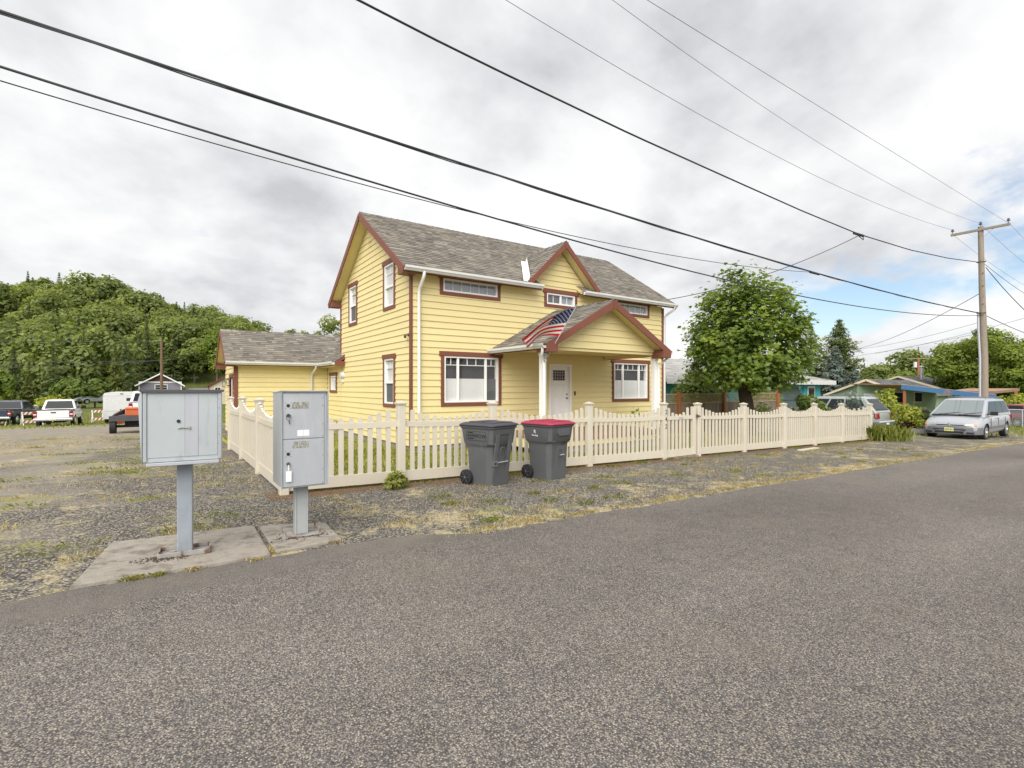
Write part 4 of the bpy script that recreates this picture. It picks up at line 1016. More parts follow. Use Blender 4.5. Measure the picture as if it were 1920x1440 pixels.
for s in (-1, 1): B().beam((-.24,.12+s*.55,armz-.05), (-.20,.12+s*.02,armz-.52), .03, .012).build('arm_brace', MT['conduit'], up)
B().tube([(-.14,.16,.1),(-.14,.15,4),(-.20,.20,5.6),(-.22,.21,6.6)], .055, 10).build('conduit', MT['conduit'], up, smooth=50)
for z in (9.0-.3, 8.0, 7.0, 6.4): q = B(); q.disc((-.25,.0,z), (-1,0,0), .03, .03, .03, 8); q.build('bolt', MT['metaldk'], up)
for z in (5.78-zg, 8.6-zg): q = B(); q.tube([(-.13+.19*cos(a),.1+.19*sin(a),z) for a in [i*pi/8 for i in range(17)]], .018, 6); q.build('cable_clamp', MT['metaldk'], up)

def wire(label, pts, r, m='wire', grp='overhead wires along the street', name='power_line'):
    q = B(); q.tube(pts, r, 6); o = q.build(name, MT[m], None, smooth=60); return tag(o, label, 'wire', grp)
def span(c, x0, x1, y, n=48): return [(x, y, c[0]*x*x+c[1]*x+c[2]) for x in [x0+(x1-x0)*i/n for i in range(n+1)]]
AX = 37.08
wire('thin bare wire meeting the near end of the crossarm, farthest right in the sky', span((7e-5,.01558,9.7504), -12, AX, 7.23), .006, 'wiregrey')
wire('thin bare wire meeting the insulator on top of the pole', span((.00325,-.14636,11.682), -12, 37.2, 8.37), .006, 'wiregrey')
wire('thin bare wire meeting the far end of the crossarm', span((.00271,-.1115,11.06), -12, AX, 9.55), .007, 'wiregrey')
wire('thick black cable carrying the splice where the house drop starts', [(x, 8.4, float(np.interp(x, [-12,-4,0,4.2,5.8,9.3,13.4,17.5,21.8,27,32,36.9], [9.5,8.7,8.32,7.99,7.90,7.74,7.63,7.53,7.50,7.70,8.06,8.56]))) for x in [-12+.7*i for i in range(71)] if x < 37.2], .020)
q = B(); q.tube(span((.00095,-.04246,6.045), -12, 37.2, 8.38), .018, 6); q.tube([(x,y+.02*sin(x*2),z-.026-.006*sin(x*3)) for x, y, z in span((.00095,-.04246,6.045), -12, 37.2, 8.38)], .010, 6)
tag(q.build('telephone_line', MT['wire'], None, smooth=60), 'thick double black cable crossing the sky just above the house ridge', 'wire', 'overhead wires along the street')
wire('black cable passing low over the roof and through the maple crown', span((.00231,-.07735,5.335), -12, 37.2, 8.40), .016)
wire('thin dark wire that sags beside the low cable and climbs to the telephone splice', span((.00454,-.06107,5.196), -10, 18.3, 8.42), .008)
sp = (21.8, 8.4, 7.44)
def sag(a, b_, s, n=20): return [tuple(np.array(a)*(1-f)+np.array(b_)*f - np.array([0,0,4*s*f*(1-f)])) for f in [i/n for i in range(n+1)]]
wire('drooping service drop from the cable splice to the right gable of the house', sag(sp, (HX+LX+.25, HY+1.0, 4.95), .38), .014, name='service_drop')
q = B(); q.tube([(21.4,8.4,7.47),(22.2,8.4,7.5)], .05, 8); q.tube([(21.7,8.36,7.40),(21.95,8.3,7.28),(22.1,8.36,7.42)], .015, 6); tag(q.build('cable_splice', MT['wire'], None, smooth=50), 'black splice box on the thick cable above the maple', 'splice')
q = B(); q.tube([(18.0,8.38,5.56),(18.6,8.38,5.56)], .04, 8); tag(q.build('cable_splice', MT['wire'], None, smooth=50), 'small splice on the double cable over the maple crown', 'splice')
wire('dark cable from the pole across to houses beyond the maple', sag((37.3,8.4,6.9), at(1600,655,60), .5), .016, name='service_drop')
wire('thick cable from the upper pole clamp down to the right edge', sag((37.4,8.2,8.3), at(1990,640,24), .25), .018, name='service_drop')
wire('thin cable continuing along the street to the right from the upper clamp', sag((37.4,8.3,8.55), (75,8.3,8.3), .9), .012)
wire('cable continuing along the street to the right from the lower clamp', sag((37.4,8.3,5.72), (75,8.3,5.9), .7), .018)
for k, (y, z, nm) in enumerate(((7.2,10.4,'near end of the crossarm'),(9.6,10.45,'far end of the crossarm'),(8.4,10.75,'pole top'))):
    wire('thin bare wire running on to the right from the ' + nm, sag((37.1,y,z), (85,y+.5,10.6), 1.0), .007, 'wiregrey')
lp = at(303, 735, 60)
p2 = thing('utility_pole', 'short brown timber pole standing before the grey gabled house', 'utility pole', (lp[0], lp[1], gz(lp[0], lp[1])))
h2 = EYE + 90/949*60 - gz(lp[0], lp[1])
B().tube([(0,0,-.2),(0,0,h2)], [.19,.13], 10).build('pole_shaft', MT['poledk'], p2, smooth=60)
q = B(); q.tube([(.18,0,h2-.25),(.18,0,h2-.1)], [.06,.06], 8); q.build('insulator', MT['metaldk'], p2)
for (ya, yb_, lab) in ((636,641,'highest dark wire across the wooded hill'),(676,676,'middle dark wire across the wooded hill'),(691,676,'lowest dark wire across the wooded hill')):
    a = at(-60, ya, 56); b_ = at(303, yb_, 60); wire(lab, sag(a, b_, .15), .030, 'wire', 'wires across the wooded hill')
a = at(303, 641, 60); wire('faint wire from the brown pole towards the yellow garage wing', sag(a, at(640, 655, 90), .4), .025, 'wire', 'wires across the wooded hill')
p3 = at(1722, 745, 85)
fp = thing('utility_pole', 'distant small pole with a transformer behind the dark roofs', 'utility pole', (p3[0], p3[1], gz(p3[0], p3[1]))); hz3 = EYE + 56/949*85 - gz(p3[0], p3[1])
B().tube([(0,0,0),(0,0,hz3)], [.22,.16], 8).build('pole_shaft', MT['cedar'], fp); B().beam((-1.2,1.2,hz3-.1), (1.6,-1.6,hz3-.1), .12, .12).build('crossarm', MT['pole'], fp)
q = B(); q.tube([(-.45,.3,hz3-1.6),(-.45,.3,hz3-.7)], .25, 10); q.build('transformer', MT['gutter'], fp)
for (x0, y0, x1, y1, lab) in ((1440,690,1835,625,'upper pale wire slanting behind the big utility pole'),(1610,655,1850,600,'thin wire slanting up toward the big utility pole'),(1640,663,1960,585,'lower pale wire slanting behind the big utility pole')):
    wire(lab, sag(at(x0,y0,70), at(x1,y1,46), .3), .016, 'wiregrey', 'wires behind the utility pole')

# ------------------------------------------------------------------ trees and plants
def unit(v): return v/np.maximum(np.linalg.norm(v, axis=-1, keepdims=True), 1e-6)
FIRQ = np.array([(-1.,0),(0,-.24),(1.,0),(0,.24)])
QUAD = np.array([(-.5,0),(0,-.5),(.5,0),(0,.5)])*np.array([1.15,.8])
MAPLE = np.array([(0,-.5),(.16,-.30),(.48,-.30),(.33,-.06),(.52,.20),(.20,.16),(0,.55),(-.20,.16),(-.52,.20),(-.33,-.06),(-.48,-.30),(-.16,-.30)])
def leaf_polys(C, S, Nn, shape=QUAD, fold=.0, rng=RNG):
    n = len(C); Nn = unit(Nn); a = unit(np.cross(Nn, rng.normal(size=(n,3)))); b = np.cross(Nn, a)
    V = C[:,None,:] + (a[:,None,:]*shape[None,:,0:1] + b[:,None,:]*shape[None,:,1:2])*np.asarray(S)[:,None,None]
    if fold: V = V - Nn[:,None,:]*(np.abs(shape[None,:,0:1])*fold)*np.asarray(S)[:,None,None]
    return V.reshape(-1, 3)
def crown_broad(W, H, base, nb, nl, ls, rng, flat=.8, clump=.25):
    zc = (H+base)/2; rz = (H-base)/2; C = []; Nn = []; T = []
    cen = unit(rng.normal(size=(nb,3)))*(rng.random((nb,1))**.4)*.78
    cen[0] = (0,0,.6); cen = cen*np.array([W/2, W/2, rz]) + np.array([0,0,zc])
    lobe = np.clip(1-.25*np.abs(cen[:,2:]-zc)/rz, .7, 1)
    cen[:,:2] *= lobe
    R = W*rng.uniform(clump*.6, clump*1.05, nb); per = nl//nb
    for i in range(nb):
        d = unit(rng.normal(size=(per,3)) + np.array([0,0,.25])); r = R[i]*(.62+.45*rng.random((per,1))**.7)*np.where(rng.random((per,1)) < .14, rng.uniform(1., 1.4, (per,1)), 1.)
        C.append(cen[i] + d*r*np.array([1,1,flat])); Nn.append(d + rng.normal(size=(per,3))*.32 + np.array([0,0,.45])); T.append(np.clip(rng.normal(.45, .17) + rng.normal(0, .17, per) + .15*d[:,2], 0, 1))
    C = np.concatenate(C); return C, np.concatenate(Nn), np.concatenate(T), ls*rng.uniform(.65, 1.3, len(C)), cen
def crown_fir(W, H, base, nw, nl, ls, rng, droop=.28, shape=1.0):
    C = []; Nn = []; T = []
    per = nl//nw
    for k in range(nw):
        f = k/(nw-1); z = base+(H-base)*f; L = W/2*(1-f)**shape*rng.uniform(.75, 1.12)+.04*W*(1-f)+.02
        az = rng.random()*2*pi + np.arange(6)*2*pi/6 + rng.normal(0, .3, 6); pick = rng.integers(0, 6, per)
        bl = L*rng.uniform(.45, 1.2, 6)[pick]; r = bl*rng.random(per)**.65; w = rng.normal(0, .10, per)*(.3*W+bl)*(.4+.6*(1-r/np.maximum(bl, .01)))
        a = az[pick]; C.append(np.stack([cos_(a)*r - sin_(a)*w, sin_(a)*r + cos_(a)*w, z - droop*r + .35*r*r/np.maximum(W, .1)*.6 + rng.normal(0, .012*H, per)], -1))
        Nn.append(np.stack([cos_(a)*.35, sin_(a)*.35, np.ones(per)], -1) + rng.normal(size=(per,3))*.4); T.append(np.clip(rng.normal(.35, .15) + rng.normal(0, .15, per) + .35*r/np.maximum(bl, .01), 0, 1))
    C = np.concatenate(C); fz = np.clip((C[:,2]-base)/(H-base), 0, 1); return C, np.concatenate(Nn), np.concatenate(T), ls*rng.uniform(.6, 1.35, len(C))*(.28+.80*(1-fz)), None
cos_, sin_ = np.cos, np.sin
def trunk(par, H, r, m='barkg', cen=None, lean=(0,0), rng=RNG, limbs=8, base=0):
    q = B(); top = Vector((lean[0], lean[1], H)); pts = [Vector((0,0,-.3)), Vector((lean[0]*.15, lean[1]*.15, H*.3)), Vector((lean[0]*.6, lean[1]*.6, H*.65)), top]
    q.tube(pts, [r*1.25, r, r*.7, r*.25], 10)
    if cen is not None:
        for c in cen[:limbs]:
            s = pts[1].lerp(pts[2], float(rng.random())); e = Vector(c); mid = s.lerp(e, .5) + Vector((0,0,-.06*(e-s).length))
            q.tube([s, mid, e], [r*.42, r*.28, r*.10], 6)
    return q.build('trunk', MT[m], par, smooth=60)
def tree(label, loc, kind, W, H, m, nl=2200, ls=.5, base=None, seed=1, grp=None, bark='barkg', nm=None, nb=22, clump=.25, shape=1., droop=.28, nw=22, flat=.8, r=None):
    rng = np.random.default_rng(seed)
    t = thing(nm or ('conifer_tree' if kind == 'fir' else 'leafy_tree'), label, 'tree', loc, 0, grp)
    base = H*.16 if base is None else base
    if kind == 'fir': C, Nn, T, S, cen = crown_fir(W, H, base, nw, nl, ls, rng, droop, shape)
    else: C, Nn, T, S, cen = crown_broad(W, H, base, nb, nl, ls, rng, flat, clump)
    trunk(t, H*(.97 if kind == 'fir' else .62), r or H*.018+.03, bark, cen, rng=rng)
    link('crown', np_mesh('crown', leaf_polys(C, S, Nn, FIRQ if kind == 'fir' else QUAD, rng=rng), 4, MT[m], T), t, kind='stuff'); return t

# maple in front of the lattice fence
MX, MY = 19.2, 11.2
mp = thing('maple_tree', 'big round-crowned maple with dark leaning trunk behind the right-hand picket fence', 'tree', (MX, MY, gz(MX, MY)))
rng = np.random.default_rng(5); mz = gz(MX, MY)
q = B(); tp = [Vector((0,0,-.2)), Vector((-.03,.02,.6)), Vector((-.16,.08,1.35)), Vector((-.30,.14,2.1)), Vector((-.34,.15,3.0))]
q.tube(tp, [.33,.27,.25,.23,.17], 14)
limb_ends = []
for k in range(11):
    a = k*2*pi/11+.3; e = Vector((cos(a)*rng.uniform(1.0,1.7)-.2, sin(a)*rng.uniform(1.0,1.7), rng.uniform(2.6,5.6))); s = tp[3].lerp(tp[4], float(rng.random()))
    q.tube([s, s.lerp(e,.5)+Vector((0,0,.25)), e], [.10,.065,.025], 7); limb_ends.append(e)
for e in ((-.75,.1,5.3), (.15,.2,5.6)): q.tube([tp[3], tp[3].lerp(Vector(e),.5), e], [.14,.09,.03], 8)
q.build('trunk', MT['bark'], mp, smooth=60)
CZ = 3.55; C = []; Nn = []; T = []
ncl = 520
D = unit(rng.normal(size=(ncl,3))); rad = .45+.55*rng.random(ncl)**.38
bump = 1 + .10*np.sin(D[:,0]*5+1)*np.cos(D[:,2]*4) + rng.normal(0, .045, ncl)
sq = np.where(D[:,2] > 0, 2.72, 2.25)[:,None]
cc = D*(rad*bump)[:,None]*np.concatenate([np.full((ncl,2), 2.18), sq], 1); cc[:,2] += CZ; cc[:,0] -= .22
cc[:,:2] *= np.where(cc[:,2:3] < 2.2, .86, 1.)
for i in range(ncl):
    if cc[i,2] < 2.0: continue
    k = 34; out = unit(cc[i]-np.array([-.2,0,CZ-.8])); d = rng.normal(size=(k,3))*np.array([.22,.22,.16])
    p = cc[i]+d; C.append(p); Nn.append(out*.55+np.array([0,0,.75])+rng.normal(size=(k,3))*.38)
    T.append(np.clip(rng.normal(.40,.16)+rng.normal(0,.16,k)+(.55 if rng.random() < .10 else 0), 0, 1))
C = np.concatenate(C); Nn = np.concatenate(Nn); T = np.concatenate(T)
link('crown', np_mesh('crown', leaf_polys(C, rng.uniform(.12,.215,len(C)), Nn, MAPLE, .35, rng), 12, MT['maple'], T), mp, kind='stuff')
q = B()
for k in range(16):
    a = rng.random()*2*pi; q.tube([(.45,-.1,.75),(.45+.2*cos(a),-.1+.2*sin(a),1.0)], .006, 4)
q.build('sucker_shoot', MT['bark'], mp)
C = np.array([.5,-.15,.95])+rng.normal(size=(60,3))*np.array([.2,.18,.2]); link('sucker_leaves', np_mesh('sucker_leaves', leaf_polys(C, rng.uniform(.12,.2,60), rng.normal(size=(60,3))+np.array([0,-.4,1.]), MAPLE, .3, rng), 12, MT['maple'], rng.uniform(.5,1,60)), mp, kind='stuff')

# conifers and leafy trees right of the maple and beyond
def T_(label, px, top, Y, wpx, kind, m, seed, **kw):
    x, y, zt = at(px, top, Y); zb = float(terrain(x, y)); return tree(label, (x, y, zb), kind, wpx/949*Y, zt-zb, m, seed=seed, **kw)
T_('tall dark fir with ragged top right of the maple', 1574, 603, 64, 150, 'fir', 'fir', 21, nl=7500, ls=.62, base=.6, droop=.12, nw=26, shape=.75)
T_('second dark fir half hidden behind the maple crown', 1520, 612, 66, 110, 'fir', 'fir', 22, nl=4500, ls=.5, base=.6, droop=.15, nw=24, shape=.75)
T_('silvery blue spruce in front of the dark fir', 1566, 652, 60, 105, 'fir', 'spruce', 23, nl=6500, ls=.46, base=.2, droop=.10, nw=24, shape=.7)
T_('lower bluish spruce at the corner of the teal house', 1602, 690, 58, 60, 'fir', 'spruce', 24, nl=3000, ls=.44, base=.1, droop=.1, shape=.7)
T_('olive green tree between fir and dark oaks', 1640, 680, 75, 60, 'b', 'oak', 25, nl=2600, ls=.55)
T_('dark round oak rising behind the dark roofs', 1705, 655, 100, 84, 'b', 'oak', 26, nl=3800, ls=.6, flat=.9, nb=26)
T_('dark oak left of the round one behind the roofs', 1662, 678, 105, 50, 'b', 'oak', 28, nl=2400, ls=.6)
T_('grey-green oak close left of the bright maple', 1778, 660, 98, 70, 'b', 'oak', 29, nl=2600, ls=.6)
T_('spreading bright green tree at the right behind the utility pole', 1862, 604, 55, 225, 'b', 'oaklt', 30, nl=21000, ls=.28, nb=110, clump=.105, flat=.7, base=1.2)
T_('bright green tree cut by the right edge', 1950, 618, 50, 170, 'b', 'oaklt', 31, nl=14000, ls=.27, nb=80, clump=.12, flat=.7, base=.8)
T_('small bright green tree under the big one, behind the flat roof', 1800, 680, 57, 90, 'b', 'oaklt', 32, nl=6000, ls=.28, nb=40, clump=.2, base=.6)
T_('pale green bush tree behind the dark roof by the vent pipe', 1745, 692, 80, 60, 'b', 'oaklt', 33, nl=2200, ls=.45)
T_('pale green bush tree left of the vent pipe', 1690, 694, 82, 60, 'b', 'oaklt', 34, nl=2200, ls=.45)
T_('pale green bush tree behind the sage gable', 1640, 700, 78, 46, 'b', 'oaklt', 35, nl=1800, ls=.45)
T_('small far conifer right beside the yellow house', 1254, 664, 120, 22, 'fir', 'fir', 36, nl=1200, ls=.5)
T_('far conifer between yellow house and maple', 1290, 659, 110, 26, 'fir', 'fir', 37, nl=1400, ls=.5)
T_('far conifer just left of the maple crown', 1308, 664, 112, 24, 'fir', 'fir', 38, nl=1400, ls=.5)
T_('far pointed conifer behind the dark oak', 1722, 652, 130, 22, 'fir', 'fir', 39, nl=1100, ls=.6)
T_('airy oak showing above the wing roof beside the yellow gable', 608, 573, 78, 118, 'b', 'oak', 40, nl=5200, ls=.34, nb=46, clump=.12, base=2.)
T_('airy oak on the ridge left of the wing roof', 482, 578, 95, 96, 'b', 'oak', 41, nl=4800, ls=.40, nb=40, clump=.14, base=3.)
T_('bright yellow-green tree just left of the wing roof', 408, 598, 118, 70, 'b', 'oaklt', 42, nl=3800, ls=.45, nb=26, base=1.)
# hillside wood
for i, (lab, px, top, Y, w, kd, m) in enumerate((
    ('broad oak on the hill crest, highest of the wood', 175, 519, 160, 130, 'b', 'oak'), ('pale yellow-green tree high at the left edge of the wood', 35, 530, 150, 55, 'b', 'oaklt'),
    ('dark crest tree at the upper left of the wood', 62, 522, 165, 60, 'b', 'oak'), ('round oak on the hill shoulder', 262, 545, 150, 90, 'b', 'oak'),
    ('lone pointed fir on the skyline above the grey house', 299, 556, 165, 42, 'fir', 'fir'), ('twin-tipped fir on the skyline', 362, 580, 165, 40, 'fir', 'fir'), ('broad dark fir on the skyline', 382, 584, 150, 60, 'fir', 'fir'),
    ('small fir poking above the crest oak', 205, 517, 172, 34, 'fir', 'fir'), ('big round oak low at the left edge', 70, 605, 100, 150, 'b', 'oak'), ('round oak in the middle of the slope', 175, 565, 125, 130, 'b', 'oak'),
    ('yellow-green fir on the lower slope', 157, 622, 92, 40, 'fir', 'firlt'), ('second yellow-green fir on the lower slope', 216, 645, 88, 48, 'fir', 'firlt'), ('dark fir beside the yellow-green one', 262, 628, 114, 62, 'fir', 'fir'),
    ('dark fir above the white trailer', 235, 640, 95, 70, 'fir', 'fir'), ('dark fir behind the brown pole', 325, 640, 118, 70, 'fir', 'fir'), ('leafy tree right of the brown pole', 365, 630, 120, 70, 'b', 'oak'),
    ('young yellow-green pine behind the navy pickup', 52, 706, 66, 46, 'fir', 'firlt'), ('bright bush tree at the left edge behind the navy pickup', 2, 692, 62, 50, 'b', 'oaklt'), ('olive bush tree behind the white pickup', 130, 712, 68, 66, 'b', 'shrub'),
    ('dark fir at the foot of the wood', 100, 660, 84, 70, 'fir', 'fir'), ('young fir behind the navy pickup cab', 25, 650, 84, 60, 'fir', 'fir'), ('pale bush tree left of the white trailer', 178, 708, 72, 50, 'b', 'shrub'),
    ('light green tree on the slope above the pole', 318, 600, 120, 60, 'b', 'oak'), ('fir spire left of the pole', 275, 600, 110, 40, 'fir', 'fir'))):
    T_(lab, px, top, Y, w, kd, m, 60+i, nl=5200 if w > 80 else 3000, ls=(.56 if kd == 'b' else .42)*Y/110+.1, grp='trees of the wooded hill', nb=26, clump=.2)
Vf = []; Tf = []
rngf = np.random.default_rng(99)
cands = [(rngf.uniform(-110, 660), rngf.uniform(88, 215)) for _ in range(330)]
mats_f = []
for px, Y in cands:
    x, y, _ = at(px, 727, Y); zb = float(terrain(x, y)); fir = rngf.random() < .36; H = rngf.uniform(9, 15) if not fir else rngf.uniform(9, 14.5)
    if px > 470: H *= .85
    if px > 590 or (225 < px < 460 and Y < 122): continue
    W = H*(.95 if not fir else .5)*rngf.uniform(.8, 1.15)
    if fir: C, Nn, T, S, _ = crown_fir(W, H, .8, 20, 1700, .68, rngf)
    else: C, Nn, T, S, _ = crown_broad(W, H, H*.12, 18, 2500, .78, rngf, .75, .24)
    T = np.clip(T + rngf.normal(0, .12), 0, 1)
    Vf.append(leaf_polys(C+np.array([x,y,zb]), S, Nn, FIRQ if fir else QUAD, rng=rngf)); Tf.append(T); mats_f.append(np.full(len(T), 1 if fir else 0, np.int32))
me = np_mesh('forest', np.concatenate(Vf), 4, [MT['oak'], MT['fir']], np.concatenate(Tf)); me.polygons.foreach_set('material_index', np.concatenate(mats_f))
o = link('forest', me, None); tag(o, 'dense mixed wood covering the hill on the left', 'forest', kind='stuff')

def bush(label, loc, W, H, m, n, ls, seed, nm='shrub', cat='shrub', nb=20, shape=QUAD, flowers=0, fm='petal'):
    rng = np.random.default_rng(seed); t = thing(nm, label, cat, loc)
    C, Nn, T, S, cen = crown_broad(W, H, .0, nb, int(n*1.7), ls*.8, rng, .9, .22)
    q = B()
    for c in cen[:8]: q.tube([(0,0,-.05), (c[0]*.5, c[1]*.5, c[2]*.55), tuple(c)], [.025,.015,.006], 5)
    q.build('stem', MT['barkg'], t)
    link('foliage', np_mesh('foliage', leaf_polys(C, S, Nn, shape, .2, rng), len(shape), MT[m], T), t, kind='stuff')
    if flowers:
        i = rng.choice(len(C), flowers); link('blossom', np_mesh('blossom', leaf_polys(C[i]*1.03, rng.uniform(.06,.1,flowers), rng.normal(size=(flowers,3))+np.array([-.5,-.5,.6]), QUAD, 0, rng), 4, MT[fm], rng.random(flowers)), t, kind='stuff')
    return t
def Bsh(label, px, top, Y, wpx, *a, **k):
    x, y, zt = at(px, top, Y); zb = gz(x, y); return bush(label, (x, y, zb), wpx/949*Y, zt-zb, *a, **k)
Bsh('large leafy shrub between the yellow house and the maple', 1306, 684, 24.6, 120, 'shrub', 2800, .18, 201, nb=30)
Bsh('leafy shrub under the right side of the maple behind the lattice fence', 1418, 715, 28, 90, 'shrub', 1500, .20, 202)
Bsh('rose shrub with pale blooms before the dark garage door', 1508, 733, 19.5, 62, 'shrub', 1500, .11, 203, flowers=26)
Bsh('rose shrub in front of the teal corner', 1540, 745, 20, 44, 'shrub', 900, .11, 204, flowers=14)
Bsh('thin grey-leaved shrub in front of the grey-green wagon', 1596, 722, 20.8, 54, 'spruce', 520, .10, 205)
Bsh('bright lime sapling behind the grey-green wagon', 1664, 722, 28, 58, 'lime', 420, .17, 206)
Bsh('lime-yellow shrub in the bed left of the minivan', 1708, 757, 24, 54, 'lime', 1100, .12, 207, flowers=20)
Bsh('dark plum-leaved shrub in the bed', 1699, 785, 24, 34, 'plum', 800, .11, 208)
Bsh('flowering shrub with pink-white blooms close to the minivan mirror', 1732, 762, 25, 44, 'shrub', 900, .13, 209, flowers=40)
Bsh('yellow-green tree shrub beyond the carport at the right', 1905, 738, 40, 70, 'lime', 1400, .25, 210)
Bsh('dark green shrub under the flat carport roof', 1868, 748, 44, 46, 'shrub', 900, .25, 211)
Bsh('low green shrub in the meadow behind the pickups', 95, 748, 60, 70, 'lime', 1000, .3, 212)
bush('small clump of leafy green weeds at the foot of the corner post', (3.05, 7.72, gz(3.05,7.72)), .62, .20, 'blade', 420, .07, 213, 'weed_clump', 'weeds', nb=8)

def blades(name, P, h, w, m, rng, lean=.45):          # joined grass blades, each a tapered bent strip
    n = len(P); az = rng.random(n)*2*pi; d = np.stack([cos_(az), sin_(az), np.zeros(n)], -1); sd = np.stack([-sin_(az), cos_(az), np.zeros(n)], -1)
    h = np.asarray(h)[:,None]; w = np.asarray(w)[:,None]; l = lean*rng.uniform(.2, 1.6, (n,1))
    up = np.array([0,0,1.]); m1 = P + up*h*.6 + d*h*l*.35; tp = P + up*h*(1-.25*l) + d*h*l
    V = np.stack([P-sd*w, P+sd*w, m1+sd*w*.7, tp, m1-sd*w*.7], 1).reshape(-1, 3)
    return np_mesh(name, V, 5, MT[m], rng.random(n))
rng = np.random.default_rng(77)
def gpts(x, y): return np.stack([x, y, terrain(x, y)], -1)
# lawn behind the fence
n = 52000; x = rng.uniform(1.5, 21.5, n); y = 8.1+rng.random(n)**1.3*5; ok = ~((x > HX-.05) & (y > HY-.05)) & ~((x > HX+PC-2.45) & (x < HX+PC+2.45) & (y > HY+PB)); x, y = x[ok], y[ok]
n2 = 9000; x = np.concatenate([x, rng.uniform(1.6, 5.2, n2)]); y = np.concatenate([y, rng.uniform(11, 20, n2)])
tag(link('lawn_grass', blades('lawn_grass', gpts(x, y), rng.uniform(.03, .085, len(x)), rng.uniform(.004, .008, len(x)), 'blade', rng)), 'short patchy lawn behind the picket fence', 'grass', kind='stuff')
# clumps on gravel: straw and green
def clumps(name, label, spots, m, hmax, per, wmul=1.):
    P = []; 
    for cx, cy, r in spots:
        k = int(per*(.4+r*2)); a = rng.normal(size=(k,2))*r*np.array([1., .55]); P.append(gpts(cx+a[:,0], cy+a[:,1]))
    P = np.concatenate(P); o = link(name, blades(name, P, rng.uniform(.25, 1, len(P))*hmax, rng.uniform(.0015, .0035, len(P))*wmul, m, rng, .8)); return tag(o, label, 'grass', kind='stuff')
edge = [(x, float(np.interp(x, [2.9,30], [4.82,4.86]))+abs(rng.normal(0, .06)), rng.uniform(.05,.16)) for x in np.concatenate([rng.uniform(2.6, 12, 60), rng.uniform(12, 30, 60)])]
scat = [(rng.uniform(1.5, 20), rng.uniform(5.1, 7.6), rng.uniform(.06,.2)) for _ in range(90)]
lot = [(rng.uniform(-7, 1.2), rng.uniform(5.8, 22), rng.uniform(.1,.4)) for _ in range(110)]
slabs = [(rng.uniform(-.3, .8), 5.03, rng.uniform(.02,.045)) for _ in range(5)] + [(.84, rng.uniform(5.1, 5.4), .04) for _ in range(5)] + [(1.45, 5.22, .04), (-.5, 6.0, .07), (0.1, 6.33, .06), (.5, 6.32, .05)]
clumps('dry_grass', 'straw-coloured dry grass scattered over the gravel verge', edge + scat + lot + slabs, 'straw', .05, 110)
green = [(rng.uniform(-8, 1.2), rng.uniform(6.2, 24), rng.uniform(.08,.35)) for _ in range(70)] + [(rng.uniform(1.6, 21), rng.uniform(7.75, 8.3), rng.uniform(.06,.2)) for _ in range(60)] + [(rng.uniform(2, 20), rng.uniform(5, 7.4), rng.uniform(.05,.15)) for _ in range(26)] + slabs[:2]
clumps('green_grass', 'low green grass tufts scattered on gravel and along the fence foot', green, 'tallblade', .06, 150, .75)
# tall grass clump at the end of the fence
x = 22.3+rng.normal(0,.33,1500); y = 7.8+rng.normal(0,.3,1500)
tag(link('tall_grass', blades('tall_grass', gpts(x, y), rng.uniform(.2,.7,1500), rng.uniform(.005,.011,1500), 'tallblade', rng)), 'clump of tall green grass at the end of the picket fence', 'grass', kind='stuff')
x = 28.2+rng.normal(0,1.0,1300); y = 9.0+rng.normal(0,.5,1300)
tag(link('flower_bed_grass', blades('flower_bed_grass', gpts(x, y), rng.uniform(.05,.20,1300), rng.uniform(.006,.012,1300), 'tallblade', rng)), 'mixed green plants growing in the bed beside the minivan', 'grass', kind='stuff')
x, y = np.concatenate([rng.uniform(-34, 6, 9000), rng.uniform(30, 60, 2500)]), np.concatenate([rng.uniform(38, 72, 9000), rng.uniform(6, 14, 2500)])
tag(link('meadow_grass', blades('meadow_grass', gpts(x, y), rng.uniform(.05,.20,len(x)), rng.uniform(.015,.035,len(x)), 'blade', rng)), 'rough grass round the parked vehicles at the back of the lot', 'grass', kind='stuff')
# plants by the porch
for i, (px, tp_, sd_) in enumerate(((1178,772,301),(1212,768,302),(1200,776,303))):
    pass
def spray(label, loc, h, m, n, seed):
    r = np.random.default_rng(seed); t = thing('garden_plant', label, 'plant', loc); q = B(); C = []
    for k in range(9):
        a = r.random()*2*pi; e = Vector((cos(a)*h*.35*r.random(), sin(a)*h*.35*r.random(), h*r.uniform(.6,1))); q.tube([(0,0,-.03), e*.5, e], [.007,.005,.003], 4)
        for j in range(n): f = r.uniform(.3,1); C.append(np.array(e*f)+r.normal(size=3)*.03)
    q.build('stem', MT['blade'], t); C = np.array(C); link('foliage', np_mesh('foliage', leaf_polys(C, r.uniform(.04,.09,len(C)), r.normal(size=(len(C),3))+np.array([0,0,.7]), QUAD, 0, r), 4, MT[m], r.random(len(C))), t, kind='stuff')
spray('thin flowering stems left of the right porch window', (HX+5.6, HY+PB-.45, gz(HX+5.6, HY-2.6)), 1.25, 'shrub', 9, 311)
spray('leafy stems in front of the right porch window', (HX+6.4, HY+PB-.5, gz(HX+6.4, HY-2.7)), 1.15, 'shrub', 14, 312)
spray('dark reddish plant against the yellow wall behind the charcoal-lidded bin', (HX+1.5, HY-.4, gz(HX+1.5, HY-.4)), .75, 'plum', 30, 313)
spray('dark leafy plant against the wall beside the porch', (HX+1.95, HY-.35, gz(HX+2, HY-.4)), .65, 'shrub', 30, 314)
spray('green plant growing by the porch deck', (HX+2.15, HY-1.2, gz(HX+2.1, HY-1.2)), .6, 'shrub', 30, 315)

MT['crumb'] = mat('dirt_crumb', (.075,.055,.035), .95, .3, 30)
